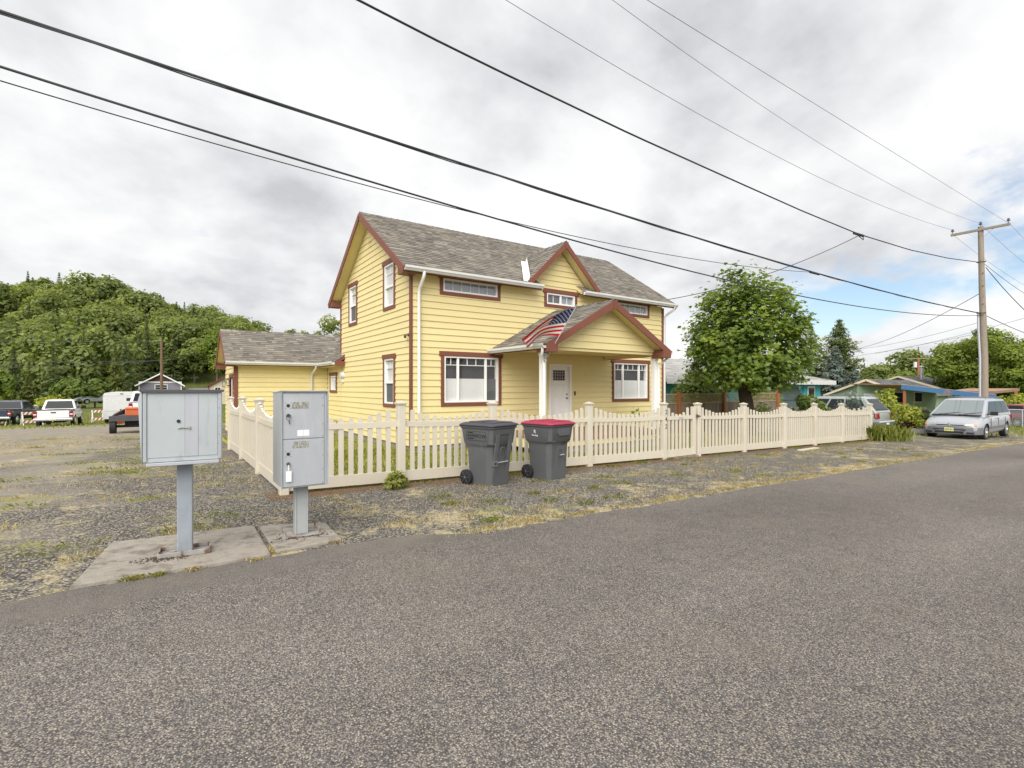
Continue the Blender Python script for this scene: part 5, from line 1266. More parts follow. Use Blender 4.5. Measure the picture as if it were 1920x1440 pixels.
# loose stones on the gravel verge
def stones(name, label, x, y, s, m):
    n = len(x); base = np.array([(1,0,0),(0,1,0),(-1,0,0),(0,-1,0),(0,0,1),(0,0,-1)], float)
    R = rng.uniform(.55, 1.3, (n,6,1)); sc = rng.uniform(.6, 1.2, (n,1,3))*np.array([1,1,.62]); V = base[None]*R*sc*np.asarray(s)[:,None,None]
    a = rng.random(n)*2*pi; ca, sa = np.cos(a)[:,None], np.sin(a)[:,None]; vx = V[:,:,0]*ca-V[:,:,1]*sa; vy = V[:,:,0]*sa+V[:,:,1]*ca
    V = np.stack([vx+x[:,None], vy+y[:,None], V[:,:,2]+(terrain(x, y)+np.asarray(s)*.25)[:,None]], -1)
    T = np.array([(0,1,4),(1,2,4),(2,3,4),(3,0,4),(1,0,5),(2,1,5),(3,2,5),(0,3,5)]); F = V[:,T].reshape(-1, 3)
    me = np_mesh(name, F, 3, MT[m], np.repeat(np.clip(rng.beta(1.6, 2.2, n), 0, 1), 8)); return tag(link(name, me), label, 'gravel', kind='stuff')
def keep(x, y):
    nz = np.sin(x*1.3+y*.7)+np.sin(x*.5-y*1.9+2)+np.sin(y*2.3+x*.2+1)*.6
    sl = ((x > -.62) & (x < 1.54) & (y < 6.27)); return (nz > -1.1+rng.random(len(x))*1.2) & ~sl & (y > np.where(x < 2.9, 5.12, 4.86)) & (x + (rng.random(len(x))-.5)*1.5 > -2.2)
n = 46000; Yd = 4.6+12*rng.random(n)**1.7; ang = rng.uniform(-.78, .80, n); X = Yd*ang; x = .8238*X+.5666*Yd; y = -.5666*X+.8238*Yd
ok = (y < 7.9) | (x < 1.35); x, y = x[ok], y[ok]; k = keep(x, y); x, y = x[k], y[k]
stones('gravel', 'loose grey gravel over the verge in front of the picket fence', x, y, rng.uniform(.005, .014, len(x)), 'stone')

# dirt and moss crumbs round the locker base plates
n = 700; k = rng.random(n) < .6; x = np.where(k, .10+rng.normal(0,.10,n)-.14*rng.random(n), 1.17+rng.normal(0,.12,n)); y = np.where(k, 5.42+rng.normal(0,.05,n), 5.52+rng.normal(0,.05,n))
ok = ~((np.abs(x-.16) < .075) & (np.abs(y-5.5) < .075)) & ~((np.abs(x-1.175) < .075) & (np.abs(y-5.6) < .07)); x, y = x[ok], y[ok]
o = stones('debris', 'dark moss and dirt crumbs on the concrete round the locker base plates', x, y, rng.uniform(.004, .012, len(x)), 'crumb'); o.location.z = .036
# ------------------------------------------------------------------ vehicles
def dark_glass(name, col, rough=.04):
    m, nt, p, pos, _ = new_mat(name); p.inputs['Base Color'].default_value = (*col, 1); p.inputs['Roughness'].default_value = rough
    p.inputs['Specular IOR Level'].default_value = .16 if col[0] < .1 else .6; p.inputs['Coat Weight'].default_value = .0 if col[0] < .1 else .35; p.inputs['Coat Roughness'].default_value = .02; return m
MT['tinted'] = dark_glass('tinted_car_glass', (.02,.024,.028)); MT['shield'] = dark_glass('sky_reflection_windshield', (.17,.20,.20))  # windshield base colour is paled to paint in the reflected sky
def wheel(par, x, y, R, w, rim='chrome', out=1):
    b = B(); b.tube([(x,y-w/2,R),(x,y-w/2+.02,R),(x,y+w/2-.02,R),(x,y+w/2,R)], [R*.93,R,R,R*.93], 22); wh = b.build('wheel', MT['black'], par, smooth=40)
    b = B(); yo = y+out*w/2; b.disc((x,yo-out*.01,R), (0,out,0), R*.66, R*.60, .018, 20); b.disc((x,yo+out*.008,R), (0,out,0), R*.2, R*.16, .02, 12)
    r = b.build('rim', MT[rim], wh, smooth=40)
    b = B()
    for k in range(5): a = 2*pi*k/5+.3; b.disc((x+R*.42*cos(a),yo+out*.006,R+R*.42*sin(a)), (0,out,0), R*.10, R*.09, .005, 8)
    b.build('rim_hole', MT['print'], wh)
def vehicle(name, label, cat, loc, rz, m, st, cab, wheels, bed=None, cr=.03, grp=None):
    t = thing(name, label, cat, loc, rz, grp)
    b = B(); V = []; 
    for (x, zl, zt, w, wt) in st:
        h = [(w*.80,zl),(w*.97,zl+.08),(w,zl+(zt-zl)*.48),(w*.985,zt-.13),(wt,zt-.03),(wt*.6,zt+cr*.7)]
        V += [(x,y,z) for y, z in h] + [(x,0,zt+cr)] + [(x,-y,z) for y, z in h[::-1]] + [(x,0,zl)]
    n = 14; F = [list(range(n))[::-1]]
    for i in range(len(st)-1):
        for k in range(n): F.append((i*n+k, i*n+(k+1) % n, (i+1)*n+(k+1) % n, (i+1)*n+k))
    F.append([(len(st)-1)*n+k for k in range(n)]); b.add(V, F, 0, .5)
    body = b.build('body', [MT[m], MT['black']], t, fix=True)
    sub = body.modifiers.new('s', 'SUBSURF'); sub.levels = sub.render_levels = 1
    cuts = []
    for xw, R, y0 in wheels:
        for s in (-1, 1):
            c = B(); c.tube([(xw,s*(y0+.5),R),(xw,s*(y0-.32),R)], R*1.16, 24, 1); co = c.build('cut', [MT[m], MT['black']], t, fix=True); cuts.append(co)
    if bed: c = B(); c.box(*bed, mi=1); co = c.build('cut', [MT[m], MT['black']], t, fix=True); cuts.append(co)
    for co in cuts:
        md = body.modifiers.new('b', 'BOOLEAN'); md.object = co; md.operation = 'DIFFERENCE'; md.solver = 'EXACT'; md.material_mode = 'INDEX' if hasattr(md, 'material_mode') else 0
    bpy.context.view_layer.update()
    me = bpy.data.meshes.new_from_object(body.evaluated_get(bpy.context.evaluated_depsgraph_get()))
    body.modifiers.clear(); body.data = me; me.shade_smooth(); me.set_sharp_from_angle(angle=radians(38))
    for co in cuts: bpy.data.objects.remove(co)
    for xw, R, y0 in wheels:
        for s in (-1, 1): wheel(t, xw, s*(y0-.10), R, .21, out=s)
    xb0, xb1, wb, zb, xt0, xt1, wt, zt = cab[:8]
    P = {'a':Vector((xb0,-wb,zb)),'b':Vector((xb1,-wb,zb)),'c':Vector((xb1,wb,zb)),'d':Vector((xb0,wb,zb)),'e':Vector((xt0,-wt,zt)),'f':Vector((xt1,-wt,zt)),'g':Vector((xt1,wt,zt)),'h':Vector((xt0,wt,zt))}
    b = B(); lo = [P[k]-Vector((0,0,.12)) for k in 'abcd']; k2 = Vector((0,0,.045))
    V = lo + [P[k] for k in 'abcd'] + [P[k] for k in 'efgh'] + [Vector((xt0+.16,-wt*.72,zt))+k2, Vector((xt1-.12,-wt*.72,zt))+k2, Vector((xt1-.12,wt*.72,zt))+k2, Vector((xt0+.16,wt*.72,zt))+k2]
    F = [(3,2,1,0)] + [(4*i+k, 4*i+(k+1) % 4, 4*i+4+(k+1) % 4, 4*i+4+k) for i in range(3) for k in range(4)] + [(12,13,14,15)]
    b.add(V, F, 0, .5); b.build('cabin', MT[m], t, bevel=.05, seg=3, smooth=35)
    def win(name, q, u0, u1, v0, v1, gm):
        A, Bq, C, D = q; nn = (Bq-A).cross(D-A).normalized()
        f = lambda u, v: (A*(1-u)+Bq*u)*(1-v)+(D*(1-u)+C*u)*v
        c = B(); c.prism([f(u0,v0)+nn*.003, f(u1,v0)+nn*.003, f(u1,v1)+nn*.003, f(u0,v1)+nn*.003], nn*.010); return c.build(name, MT[gm], t, bevel=.006, seg=1)
    win('windshield', (P['b'],P['c'],P['g'],P['f']), .05, .95, .06, .94, cab[8] if len(cab) > 8 else 'tinted')
    win('rear_window', (P['d'],P['a'],P['e'],P['h']), .08, .92, .10, .90, 'tinted')
    for u0, u1 in cab[9] if len(cab) > 9 else ((.06,.48),(.52,.92)):
        win('side_window', (P['a'],P['b'],P['f'],P['e']), u0, u1, .10, .88, 'tinted'); win('side_window', (P['c'],P['d'],P['h'],P['g']), 1-u1, 1-u0, .10, .88, 'tinted')
    return t
def bx(t, name, m, *a, bevel=.01, par=None):
    b = B(); b.box(*a); return b.build(name, MT[m], par or t, bevel=bevel)

# minivan, front towards -x
VX, VY = 28.97, 6.93
van = vehicle('minivan', 'silver minivan with hazy headlamps parked beyond the end of the picket fence', 'minivan', (VX, VY, gz(VX, VY)+.0), pi, 'silver',
    [(-2.45,.42,.98,.86,.80),(-2.36,.30,1.02,.93,.86),(-1.5,.22,1.03,.965,.90),(0,.20,1.02,.965,.90),(1.2,.20,1.00,.965,.90),(1.7,.20,.95,.955,.86),(2.15,.22,.84,.92,.78),(2.38,.27,.74,.84,.70),(2.44,.34,.68,.74,.62)],
    (-2.38,1.62,.90,1.00,-2.12,.42,.70,1.64,'shield',((.05,.30),(.325,.60),(.625,.90))), ((1.52,.325,.93),(-1.51,.325,.93)))
b = B(); ol = [(1.98,.955),(2.28,.90),(2.47,.66),(2.52,.3),(2.52,-.3),(2.47,-.66),(2.28,-.90),(1.98,-.955),(1.98,-.80),(2.30,-.5),(2.30,.5),(1.98,.80)]
b.prism([(x,y,.25) for x, y in ol], (0,0,.30)); bp = b.build('bumper', MT['cladding'], van, bevel=.03, seg=3, smooth=40)
bx(van, 'air_intake', 'print', 2.46, 2.528, -.46, .46, .30, .385, par=bp); bx(van, 'air_intake', 'print', 2.46, 2.526, -.52, .52, .43, .47, par=bp)
for s in (-1, 1):
    b = B(); b.prism([(2.50,s*.55,.30),(2.45,s*.78,.30),(2.45,s*.78,.36),(2.50,s*.55,.36)], (.012,0,0)); b.build('fog_recess', MT['print'], bp)
    b = B(); b.prism([(2.33,s*.82,.585),(2.435,s*.47,.60),(2.40,s*.47,.695),(2.27,s*.82,.70)], (.045,0,0)); hl = b.build('headlight', MT['headlamp'], van, bevel=.012)
    b = B(); b.prism([(2.335,s*.835,.60),(2.365,s*.745,.60),(2.34,s*.745,.685),(2.285,s*.83,.685)], (.035,s*.012,0)); b.build('turn_lamp', MT['amber'], hl, bevel=.008)
    b = B(); b.tube([(1.32,s*.90,1.05),(1.30,s*1.04,1.08)], [.03,.03], 6); b.obox((1.30,s*1.12,1.10), (.06,0,0), (0,.11,0), (0,0,.075)); b.build('wing_mirror', MT['print'], van, bevel=.02)
    for x in (.30, -.02): bx(van, 'door_handle', 'chrome', x-.07, x+.07, min(s*.955,s*.985), max(s*.955,s*.985), .86, .90, bevel=.006)
    b = B(); b.box(-1.1, 1.1, min(s*.962,s*.982), max(s*.962,s*.982), .46, .56); b.build('side_moulding', MT['cladding'], van, bevel=.008)
    b = B(); b.tube([(.25,s*.62,1.685),(.15,s*.62,1.73),(-1.85,s*.62,1.73),(-1.95,s*.62,1.685)], .016, 6); b.build('roof_rail', MT['cladding'], van, smooth=40)
    b = B(); b.prism([(-2.42,s*.70,.70),(-2.40,s*.92,.70),(-2.36,s*.92,1.0),(-2.40,s*.70,1.0)], (-.03,0,0)); b.build('tail_lamp', MT['taillamp'], van, bevel=.01)
for x in (.0, -.8, -1.6): b = B(); b.tube([(x,-.62,1.725),(x,.62,1.725)], .014, 6); b.build('roof_bar', MT['cladding'], van)
g = B(); g.prism([(2.425,-.44,.60),(2.425,.44,.60),(2.37,.40,.715),(2.37,-.40,.715)], (.02,0,0)); gr = g.build('grille', MT['print'], van)
g = B(); g.box(2.40,2.468,-.025,.025,.59,.72); g.prism([(2.432,-.43,.645),(2.432,.43,.645),(2.42,.43,.668),(2.42,-.43,.668)], (.028,0,0)); g.prism([(2.455,-.46,.582),(2.455,.46,.582),(2.45,.46,.60),(2.45,-.46,.60)], (.012,0,0)); g.prism([(2.39,-.42,.71),(2.39,.42,.71),(2.37,.42,.732),(2.37,-.42,.732)], (.02,0,0)); g.build('grille_bar', MT['silver'], gr)
pl_ = bx(van, 'licence_plate', 'plate', 2.525, 2.536, -.155, .155, .375, .53, bevel=.003)
bx(van, 'plate_frame', 'navy', 2.524, 2.534, -.165, .165, .51, .545, par=pl_)
t = text_mesh('UZA 811', .085, MT['print'], 'lettering', pl_); place(t, (2.539,0,.45), (0,1,0), (0,0,1))
for (p, q) in (((1.66,.10,1.035),(1.40,.78,1.13)),((1.66,-.55,1.035),(1.42,.12,1.12))): b = B(); b.beam(p, q, .022, .018); b.build('wiper', MT['print'], van)
for s in (-1, 1):
    for x in (.98, -.10, -1.16): bx(van, 'door_seam', 'print', x-.006, x+.006, min(s*.955,s*.9675), max(s*.955,s*.9675), .50, .90, bevel=0)
bx(van, 'cowl', 'print', 1.58, 1.72, -.80, .80, 1.000, 1.028, bevel=.004)

# grey-green wagon behind the end of the fence, tail towards the street
sx, sy = 27.9, 12.0
suv = vehicle('estate_car', 'grey-green wagon with red tail lamp parked tail to street behind the fence end', 'car', (sx, sy, gz(sx, sy)-.10), pi/2, 'sage',
    [(-2.35,.50,1.00,.82,.76),(-2.26,.40,1.06,.90,.82),(-1.4,.34,1.10,.93,.86),(0,.33,1.10,.93,.86),(1.2,.33,1.08,.93,.86),(2.0,.36,1.02,.90,.80),(2.35,.46,.9,.80,.72)],
    (-2.30,1.2,.86,1.07,-1.75,.45,.68,1.74,'tinted',((.09,.36),(.39,.63),(.66,.90))), ((1.42,.36,.90),(-1.42,.36,.90)))
for s in (-1, 1):
    b = B(); b.prism([(-2.33,s*.62,.78),(-2.29,s*.90,.78),(-2.20,s*.90,.90),(-2.22,s*.88,1.02),(-2.30,s*.62,1.02)], (-.045,0,0)); tl = b.build('tail_lamp', MT['taillamp'], suv, bevel=.02)
    b = B(); b.tube([(.35,s*.58,1.78),(.2,s*.58,1.84),(-1.4,s*.58,1.84),(-1.55,s*.58,1.78)], .018, 6); b.build('roof_rail', MT['cladding'], suv)
    b = B(); b.box(-1.9, 1.6, min(s*.925,s*.945), max(s*.925,s*.945), .50, .62); b.build('side_moulding', MT['cladding'], suv, bevel=.006)
bx(suv, 'bumper', 'cladding', -2.46, -2.20, -.90, .90, .42, .64, bevel=.04); bx(suv, 'bumper_strip', 'gutter', -2.475, -2.40, -.86, .86, .60, .66, bevel=.015)
bx(suv, 'licence_plate', 'wprint', -2.475, -2.462, -.16, .16, .46, .58, bevel=.002); b = B(); b.beam((-2.18,-.1,1.22),(-1.95,.25,1.48),.02,.02); b.build('wiper', MT['print'], suv)

# dark red car far right behind a wire fence
rx, ry, _ = at(1890, 785, 37)
rcar = vehicle('estate_car', 'dark red hatchback with clear rear window parked at the right edge', 'car', (rx, ry, gz(rx, ry)), radians(62), 'redcar',
    [(-2.1,.45,.95,.80,.74),(-2.0,.36,1.0,.86,.80),(-1.2,.3,1.03,.88,.82),(0,.3,1.02,.88,.82),(1.1,.3,1.,.88,.82),(1.9,.34,.9,.84,.74),(2.12,.44,.8,.74,.66)],
    (-2.0,1.0,.82,1.0,-1.5,.3,.64,1.58), ((1.3,.32,.86),(-1.25,.32,.86)))
for s in (-1, 1): b = B(); b.prism([(-2.10,s*.60,.72),(-2.05,s*.84,.72),(-1.98,s*.83,.98),(-2.04,s*.62,.98)], (-.03,0,0)); b.build('tail_lamp', MT['taillamp'], rcar, bevel=.01)
bx(rcar, 'bumper', 'redcar', -2.2, -1.98, -.84, .84, .40, .58, bevel=.04)

def pickup(label, x, y, rz, m, dz=0., cap=False):
    t = vehicle('pickup_truck', label, 'pickup', (x, y, gz(x, y)+dz), rz, m,
        [(-2.75,.62,1.16,.96,.93),(-2.70,.55,1.18,.98,.94),(-1.6,.50,1.18,1.0,.95),(0,.45,1.18,1.0,.95),(1.2,.45,1.16,1.0,.94),(1.7,.45,1.14,.99,.90),(2.4,.46,1.08,.97,.86),(2.72,.55,1.0,.90,.80)],
        (-.50,1.55,.92,1.16,-.22,.85,.74,1.80,'tinted',((.06,.40),(.44,.90))), ((1.75,.40,.96),(-1.65,.40,.96)), (-2.62,-.60,-.80,.80,.72,1.5), cr=.01)
    for s in (-1, 1):
        b = B(); b.box(-2.79, -2.66, min(s*.80,s*.985), max(s*.80,s*.985), .74, 1.12); tl = b.build('tail_lamp', MT['taillamp'], t, bevel=.015)
        b = B(); b.box(-2.797, -2.66, min(s*.82,s*.97), max(s*.82,s*.97), .88, .95); b.build('reverse_lamp', MT['wprint'], tl)
        b = B(); b.obox((1.05,s*1.14,1.28), (.06,0,0), (0,.13,0), (0,0,.10)); b.tube([(1.05,s*.92,1.22),(1.05,s*1.05,1.25)], .02, 6); b.build('wing_mirror', MT['print'] if m != 'navy' else MT['chrome'], t, bevel=.02)
        bx(t, 'door_handle', 'print', .0, .14, min(s*.985,s*1.01), max(s*.985,s*1.01), .98, 1.02, bevel=.005)
        bx(t, 'bed_rail', 'print', -2.66, -.62, min(s*.80,s*.95), max(s*.80,s*.95), 1.172, 1.200, bevel=.008)
    bx(t, 'tailgate', m, -2.785, -2.70, -.785, .785, .70, 1.17, bevel=.02); bx(t, 'tailgate_cap', 'print', -2.79, -2.70, -.785, .785, 1.17, 1.20, bevel=.008)
    bx(t, 'tailgate_handle', 'print', -2.80, -2.77, -.13, .13, .99, 1.07, bevel=.01)
    bp = bx(t, 'bumper', 'chrome', -2.93, -2.74, -.97, .97, .50, .66, bevel=.03); bx(t, 'licence_plate', 'plate', -2.942, -2.93, -.16, .16, .53, .64, par=bp, bevel=.002)
    b = B(); b.tube([(-2.75,0,.46),(-3.02,0,.46)], .035, 8); b.tube([(-3.0,0,.48),(-3.0,0,.58)], .03, 10); b.build('tow_hitch', MT['chrome'], t)
    bx(t, 'chassis', 'black', -2.6, 2.4, -.55, .55, .36, .50)
    return t
px_, py_, _ = at(98, 790, 39.2)
pickup('white pickup truck seen from behind at the back of the gravel lot', -5.95, 47.0, pi/2, 'pwhite', -.02)
pickup('navy pickup with chrome mirrors at the left edge of the lot', -9.9, 55.2, radians(80), 'navy')
wpx = at(268, 790, 30.5)
w3 = pickup('white pickup mostly hidden by the big metal cabinet, behind the flatbed trailer', wpx[0]+.3, wpx[1]+2.6, pi/2, 'pwhite', .35)
b = B(); b.prism([(-2.6,-.93,1.19),(-.45,-.93,1.19),(-.45,-.80,1.80),(-2.25,-.80,1.80)], (0,.04,0)); b.prism([(-2.6,.93,1.19),(-.45,.93,1.19),(-.45,.80,1.80),(-2.25,.80,1.80)], (0,-.04,0)); b.prism([(-2.62,-.93,1.19),(-2.62,.93,1.19),(-2.27,.80,1.80),(-2.27,-.80,1.80)], (.04,0,0)); b.box(-2.27,-.45,-.80,.80,1.79,1.83); b.build('bed_canopy', MT['pwhite'], w3, bevel=.02)
b = B(); b.prism([(-2.61,-.78,1.25),(-2.61,.78,1.25),(-2.33,.68,1.72),(-2.33,-.68,1.72)], (-.02,0,0)); b.build('canopy_window', MT['tinted'], w3)
x, y, _ = at(176, 775, 72)
vehicle('estate_car', 'silver crossover parked side-on beyond the gravel lot', 'car', (x, y, float(terrain(x, y))+.55), radians(215), 'palesilver',
    [(-2.2,.45,.98,.80,.74),(-2.1,.36,1.04,.88,.82),(-1.2,.3,1.06,.92,.84),(0,.3,1.04,.92,.84),(1.1,.3,1.,.92,.82),(1.9,.34,.9,.86,.74),(2.2,.44,.78,.74,.64)],
    (-2.0,1.15,.84,1.02,-1.5,.2,.66,1.62,'tinted',((.08,.45),(.49,.90))), ((1.35,.34,.89),(-1.3,.34,.89)))
# enclosed trailer
ex, ey, _ = at(231, 790, 40)
tr = thing('enclosed_trailer', 'white box trailer with rounded roof parked beyond the gravel', 'trailer', (ex, ey, gz(ex, ey)), radians(90))
b = B(); pr = [(-1.1,.42),(1.1,.42),(1.1,2.22),(1.02,2.36),(.6,2.45),(-.6,2.45),(-1.02,2.36),(-1.1,2.22)]; b.prism([(-1.9,y_,z_) for y_, z_ in pr], (4.2,0,0)); b.build('box_body', MT['gutter'], tr, bevel=.02)
bx(tr, 'lower_panel', 'gutter', -1.92, 2.31, -1.112, 1.112, .42, .95, bevel=.004); bx(tr, 'rear_door', 'gutter', -1.925, -1.9, -1.0, 1.0, 1.0, 2.15); bx(tr, 'latch', 'metaldk', -1.95, -1.92, .0, .10, 1.02, 1.15); bx(tr, 'marker_lamp', 'taillamp', -1.94, -1.9, -.1, .1, 2.28, 2.34)
bx(tr, 'roof_trim', 'gutter', -1.93, 2.32, -1.12, 1.12, 2.17, 2.22, bevel=.004)
for xx in (-.2, .65):
    for s in (-1, 1): wheel(tr, xx, s*1.0, .34, .2, out=s)
for s in (-1, 1): b = B(); b.prism([(-.7,s*1.12,.5),(1.15,s*1.12,.5),(1.0,s*1.12,.82),(-.55,s*1.12,.82)], (0,s*.14,0)); b.build('mudguard', MT['gutter'], tr)
b = B(); b.beam((2.3,.6,.48),(3.4,0,.48),.08,.1); b.beam((2.3,-.6,.48),(3.4,0,.48),.08,.1); b.build('drawbar', MT['metaldk'], tr)
# flatbed trailer with an orange chest
fx, fy = -.75, 26.0
ft = thing('flatbed_trailer', 'low black flatbed utility trailer behind the big metal cabinet', 'trailer', (fx, fy, gz(fx, fy)), radians(90))
bx(ft, 'deck', 'metaldk', -1.5, 1.6, -.95, .95, .60, .72); b = B(); b.box(-1.56,-1.48,-.97,.97,.54,.74); b.build('rear_beam', MT['metaldk'], ft)
for s in (-1, 1):
    wheel(ft, -1.25, s*.86, .33, .2, out=s); b = B(); b.box(-1.60,-1.555,min(s*.55,s*.72),max(s*.55,s*.72),.44,.53); b.build('tail_lamp', MT['taillamp'], ft)
b = B(); b.tube([(-1.25,-.86,.33),(-1.25,.86,.33)], .05, 8); b.box(-1.3,-1.2,-.5,.5,.38,.56); b.build('axle', MT['black'], ft)
b = B(); b.beam((1.6,.4,.62),(2.6,0,.6),.08,.1); b.beam((1.6,-.4,.62),(2.6,0,.6),.08,.1); b.build('drawbar', MT['metaldk'], ft)
b = B()
for k in range(4): b.beam((-1.3,.86-.02*k,.74+.02*k),(-.5,.55,.80+.05*k),.05,.05)
b.build('ramp_bars', MT['metaldk'], ft)
zt_ = gz(fx, fy)+.722
oc = thing('tool_chest', 'orange steel tool chest lying on the flatbed trailer', 'tool chest', (fx+.12, fy-.55, zt_))
bx(oc, 'chest_body', 'orange', -.62, .75, -.35, .4, 0, .22, bevel=.015); bx(oc, 'chest_lid', 'orange', -.64, .77, -.37, .42, .225, .31, bevel=.025)
# barricades
def barricade(label, px, py, Y, rz):
    x, y, _ = at(px, py, Y); t = thing('barricade', label, 'barricade', (x, y, gz(x, y)), rz, 'striped barricades along the lot edge')
    for s in (-1, 1):
        for dy in (-.28, .28): b = B(); b.beam((s*.55,dy,0),(s*.55,0,1.02),.06,.05,(1,0,0)); b.build('leg', MT['white'], t)
    for z, yy in ((.92,-.05),(.30,-.24)):
        b = B(); b.box(-.62,.62,yy-.012,yy+.012,z-.10,z+.10); bd = b.build('board', MT['white'], t)
        for k in range(5):
            x0 = -.62+.25*k; b = B(); b.prism([(x0,yy-.0145,z-.10),(x0+.12,yy-.0145,z-.10),(min(x0+.24,.62),yy-.0145,z+.10),(x0+.12,yy-.0145,z+.10)], (0,.003,0)); b.build('stripe', MT['orange'], bd)
barricade('orange-striped barricade at the left edge before the navy pickup', -2, 795, 38, radians(-20)); barricade('orange-striped barricade beside the white pickup, seen from its end', 60, 796, 38, radians(25)); barricade('orange-striped barricade between white pickup and white trailer', 189, 794, 41.5, radians(15))

# ------------------------------------------------------------------ neighbouring buildings
def simple_house(name, label, loc, rz, Wd, Dp, He, Hr, wall, roofm, trim, over=.35, extra=None, th=.16):
    """Gable front on -y: width along x, ridge along y."""
    t = thing(name, label, 'house', loc, rz); h = Wd/2
    b = B(); b.prism([(-h,0,-.5),(h,0,-.5),(h,0,He),(0,0,Hr-.05),(-h,0,He)], (0,Dp,0)); b.build('wall', MT[wall], t)
    sl = (Hr-He)/h; 
    for s in (-1, 1):
        e = Vector((s*(h+over), -over, He-sl*over)); r = Vector((0,-over,Hr)); U = (r-e); S = U.length; U.normalize()
        b = B(); nn = U.cross(Vector((0,1,0))); nn = nn if nn.z > 0 else -nn; L = Dp+2*over
        b.prism([e, r, r+nn*-th*.6, e+nn*-th*.6], (0,L,0)); rf = b.build('roof', MT[trim], t)
        shingles(rf, e+nn*.004, (0,1,0), U, L, S, roofm, rev=.3, wmin=.5, wmax=1.1, lift=.02)
        board(t, 'rake_board', e+Vector((0,-.02,-.08)), r+Vector((0,-.02,-.08)), .04, .20, m=trim, bevel=0)
    return t
def hwin(t, x0, x1, z0, z1, y=0, m='white', gm='tinted', mun=(1,1)):
    b = B(); b.box(x0-.1,x1+.1,y-.05,y+.02,z0-.1,z1+.1); w = b.build('window', MT[m], t)
    b = B(); b.box(x0,x1,y-.065,y-.052,z0,z1); b.build('pane', MT[gm], w)
    b = B()
    for i in range(1, mun[0]+1): xx = x0+(x1-x0)*i/(mun[0]+1); b.box(xx-.03,xx+.03,y-.075,y-.066,z0,z1)
    for i in range(1, mun[1]+1): zz = z0+(z1-z0)*i/(mun[1]+1); b.box(x0,x1,y-.074,y-.066,zz-.025,zz+.025)
    b.build('sash_bar', MT[m], w); return w
# grey gabled house on the far left
gxh = at(301, 735, 95); gzh = gz(gxh[0], gxh[1]); k = 95/949
top = EYE+27*k-gzh
gh = simple_house('grey_house', 'grey gabled house with white trim and brown shaked gable at the wood edge', (gxh[0], gxh[1], gzh), radians(-3), 6.5, 9, top-1.95, top, 'greywall', 'shingle_dk', 'white', .6)
b = B(); b.prism([(-2.7,-.03,top-1.55),(2.7,-.03,top-1.55),(0,-.03,top-.22)], (0,.02,0)); b.build('shake_gable', MT['brownshake'], gh)
b = B(); b.box(-3.3,3.3,-.06,.0,top-1.75,top-1.55); b.build('trim_band', MT['white'], gh)
for s in (-1, 1): b = B(); b.box(s*3.25-.09,s*3.25+.09,-.05,.0,-.3,top-1.75); b.build('corner_board', MT['white'], gh)
hwin(gh, .1-.9, .9+.1, top-3.0, top-2.2, mun=(1,1)); b = B(); b.prism([(-3.6,-2.4,top-3.5),(3.0,-2.4,top-3.5),(3.0,0,top-3.1),(-3.6,0,top-3.1)], (0,0,.08)); b.build('porch_roof', MT['shingle_dk'], gh); b = B(); b.box(-3.4,-3.3,-2.3,-2.2,-.2,top-3.5); b.box(2.8,2.9,-2.3,-2.2,-.2,top-3.5); b.build('porch_post', MT['white'], gh)
sxh = at(366, 735, 98); szh = gz(sxh[0], sxh[1])
shd = thing('low_shed', 'long low dark-roofed shed right of the grey gabled house', 'shed', (sxh[0], sxh[1], szh), radians(-34)); hh = EYE-1*98/949-szh
b = B(); b.box(-3.4,3.4,0,4,-.3,hh-.9); b.build('wall', MT['greywall'], shd); b = B(); b.prism([(-3.6,-.3,hh-.95),(-3.6,2,hh),(-3.6,4.3,hh-.95),(-3.6,4.3,hh-1.05),(-3.6,-.3,hh-1.05)], (7.2,0,0)); b.build('roof', MT['shingle_dk'], shd)
bxh = at(425, 735, 92); bzh = gz(bxh[0], bxh[1]); top = EYE+23*92/949-bzh
bh = simple_house('cream_house', 'cream house with maroon roof edge just behind the yellow wing', (bxh[0], bxh[1], bzh), radians(-3), 5.6, 8, top-1.7, top, 'cream', 'shingle_dk', 'maroon', .4)
hwin(bh, -1.8, -1.0, top-3.2, top-2.2)
b = B(); b.box(-2.86,-2.72,-.06,.0,-.3,top-1.8); b.build('corner_board', MT['maroon'], bh)

# teal house beyond the lattice fence
tt = thing('teal_house', 'low teal house with pale hipped roof behind the maple', 'house', (21.5, 17.2, -.9)); LT, DT, HE = 16.9, 9, 3.02
b = B(); b.box(0,LT,0,DT,-.5,HE-.05); b.build('wall', MT['teal'], tt)
ov = .7; rz_ = HE+1.45; e = [(-ov,-ov,HE),(LT+ov,-ov,HE),(LT+ov,DT+ov,HE),(-ov,DT+ov,HE)]; r0, r1 = (1.5,DT/2,rz_), (LT-DT/2-.3,DT/2,rz_)
b = B(); b.add(e+[r0, r1]+[(x,y,z-.18) for x, y, z in e], [(0,1,5,4),(1,2,5),(2,3,4,5),(3,0,4),(6,7,1,0),(7,8,2,1),(8,9,3,2),(9,6,0,3),(9,8,7,6)]); trf = b.build('roof', MT['shingle_lt'], tt)
A0 = Vector(e[0]); S_ = math.hypot(DT/2+ov, rz_-HE); U_ = Vector((0,(DT/2+ov)/S_,(rz_-HE)/S_)); Lx = LT+2*ov
shingles(trf, A0+Vector((0,0,.01)), (1,0,0), U_, Lx, S_, 'shingle_lt', rev=.28, wmin=.4, wmax=1., lim=lambda u: [(max(0,(1.5+ov)*u/S_), Lx-(DT/2+ov+.3)*u/S_)])
Ue = Vector((-(DT/2+ov+.3), 0, rz_-HE)); Se = Ue.length
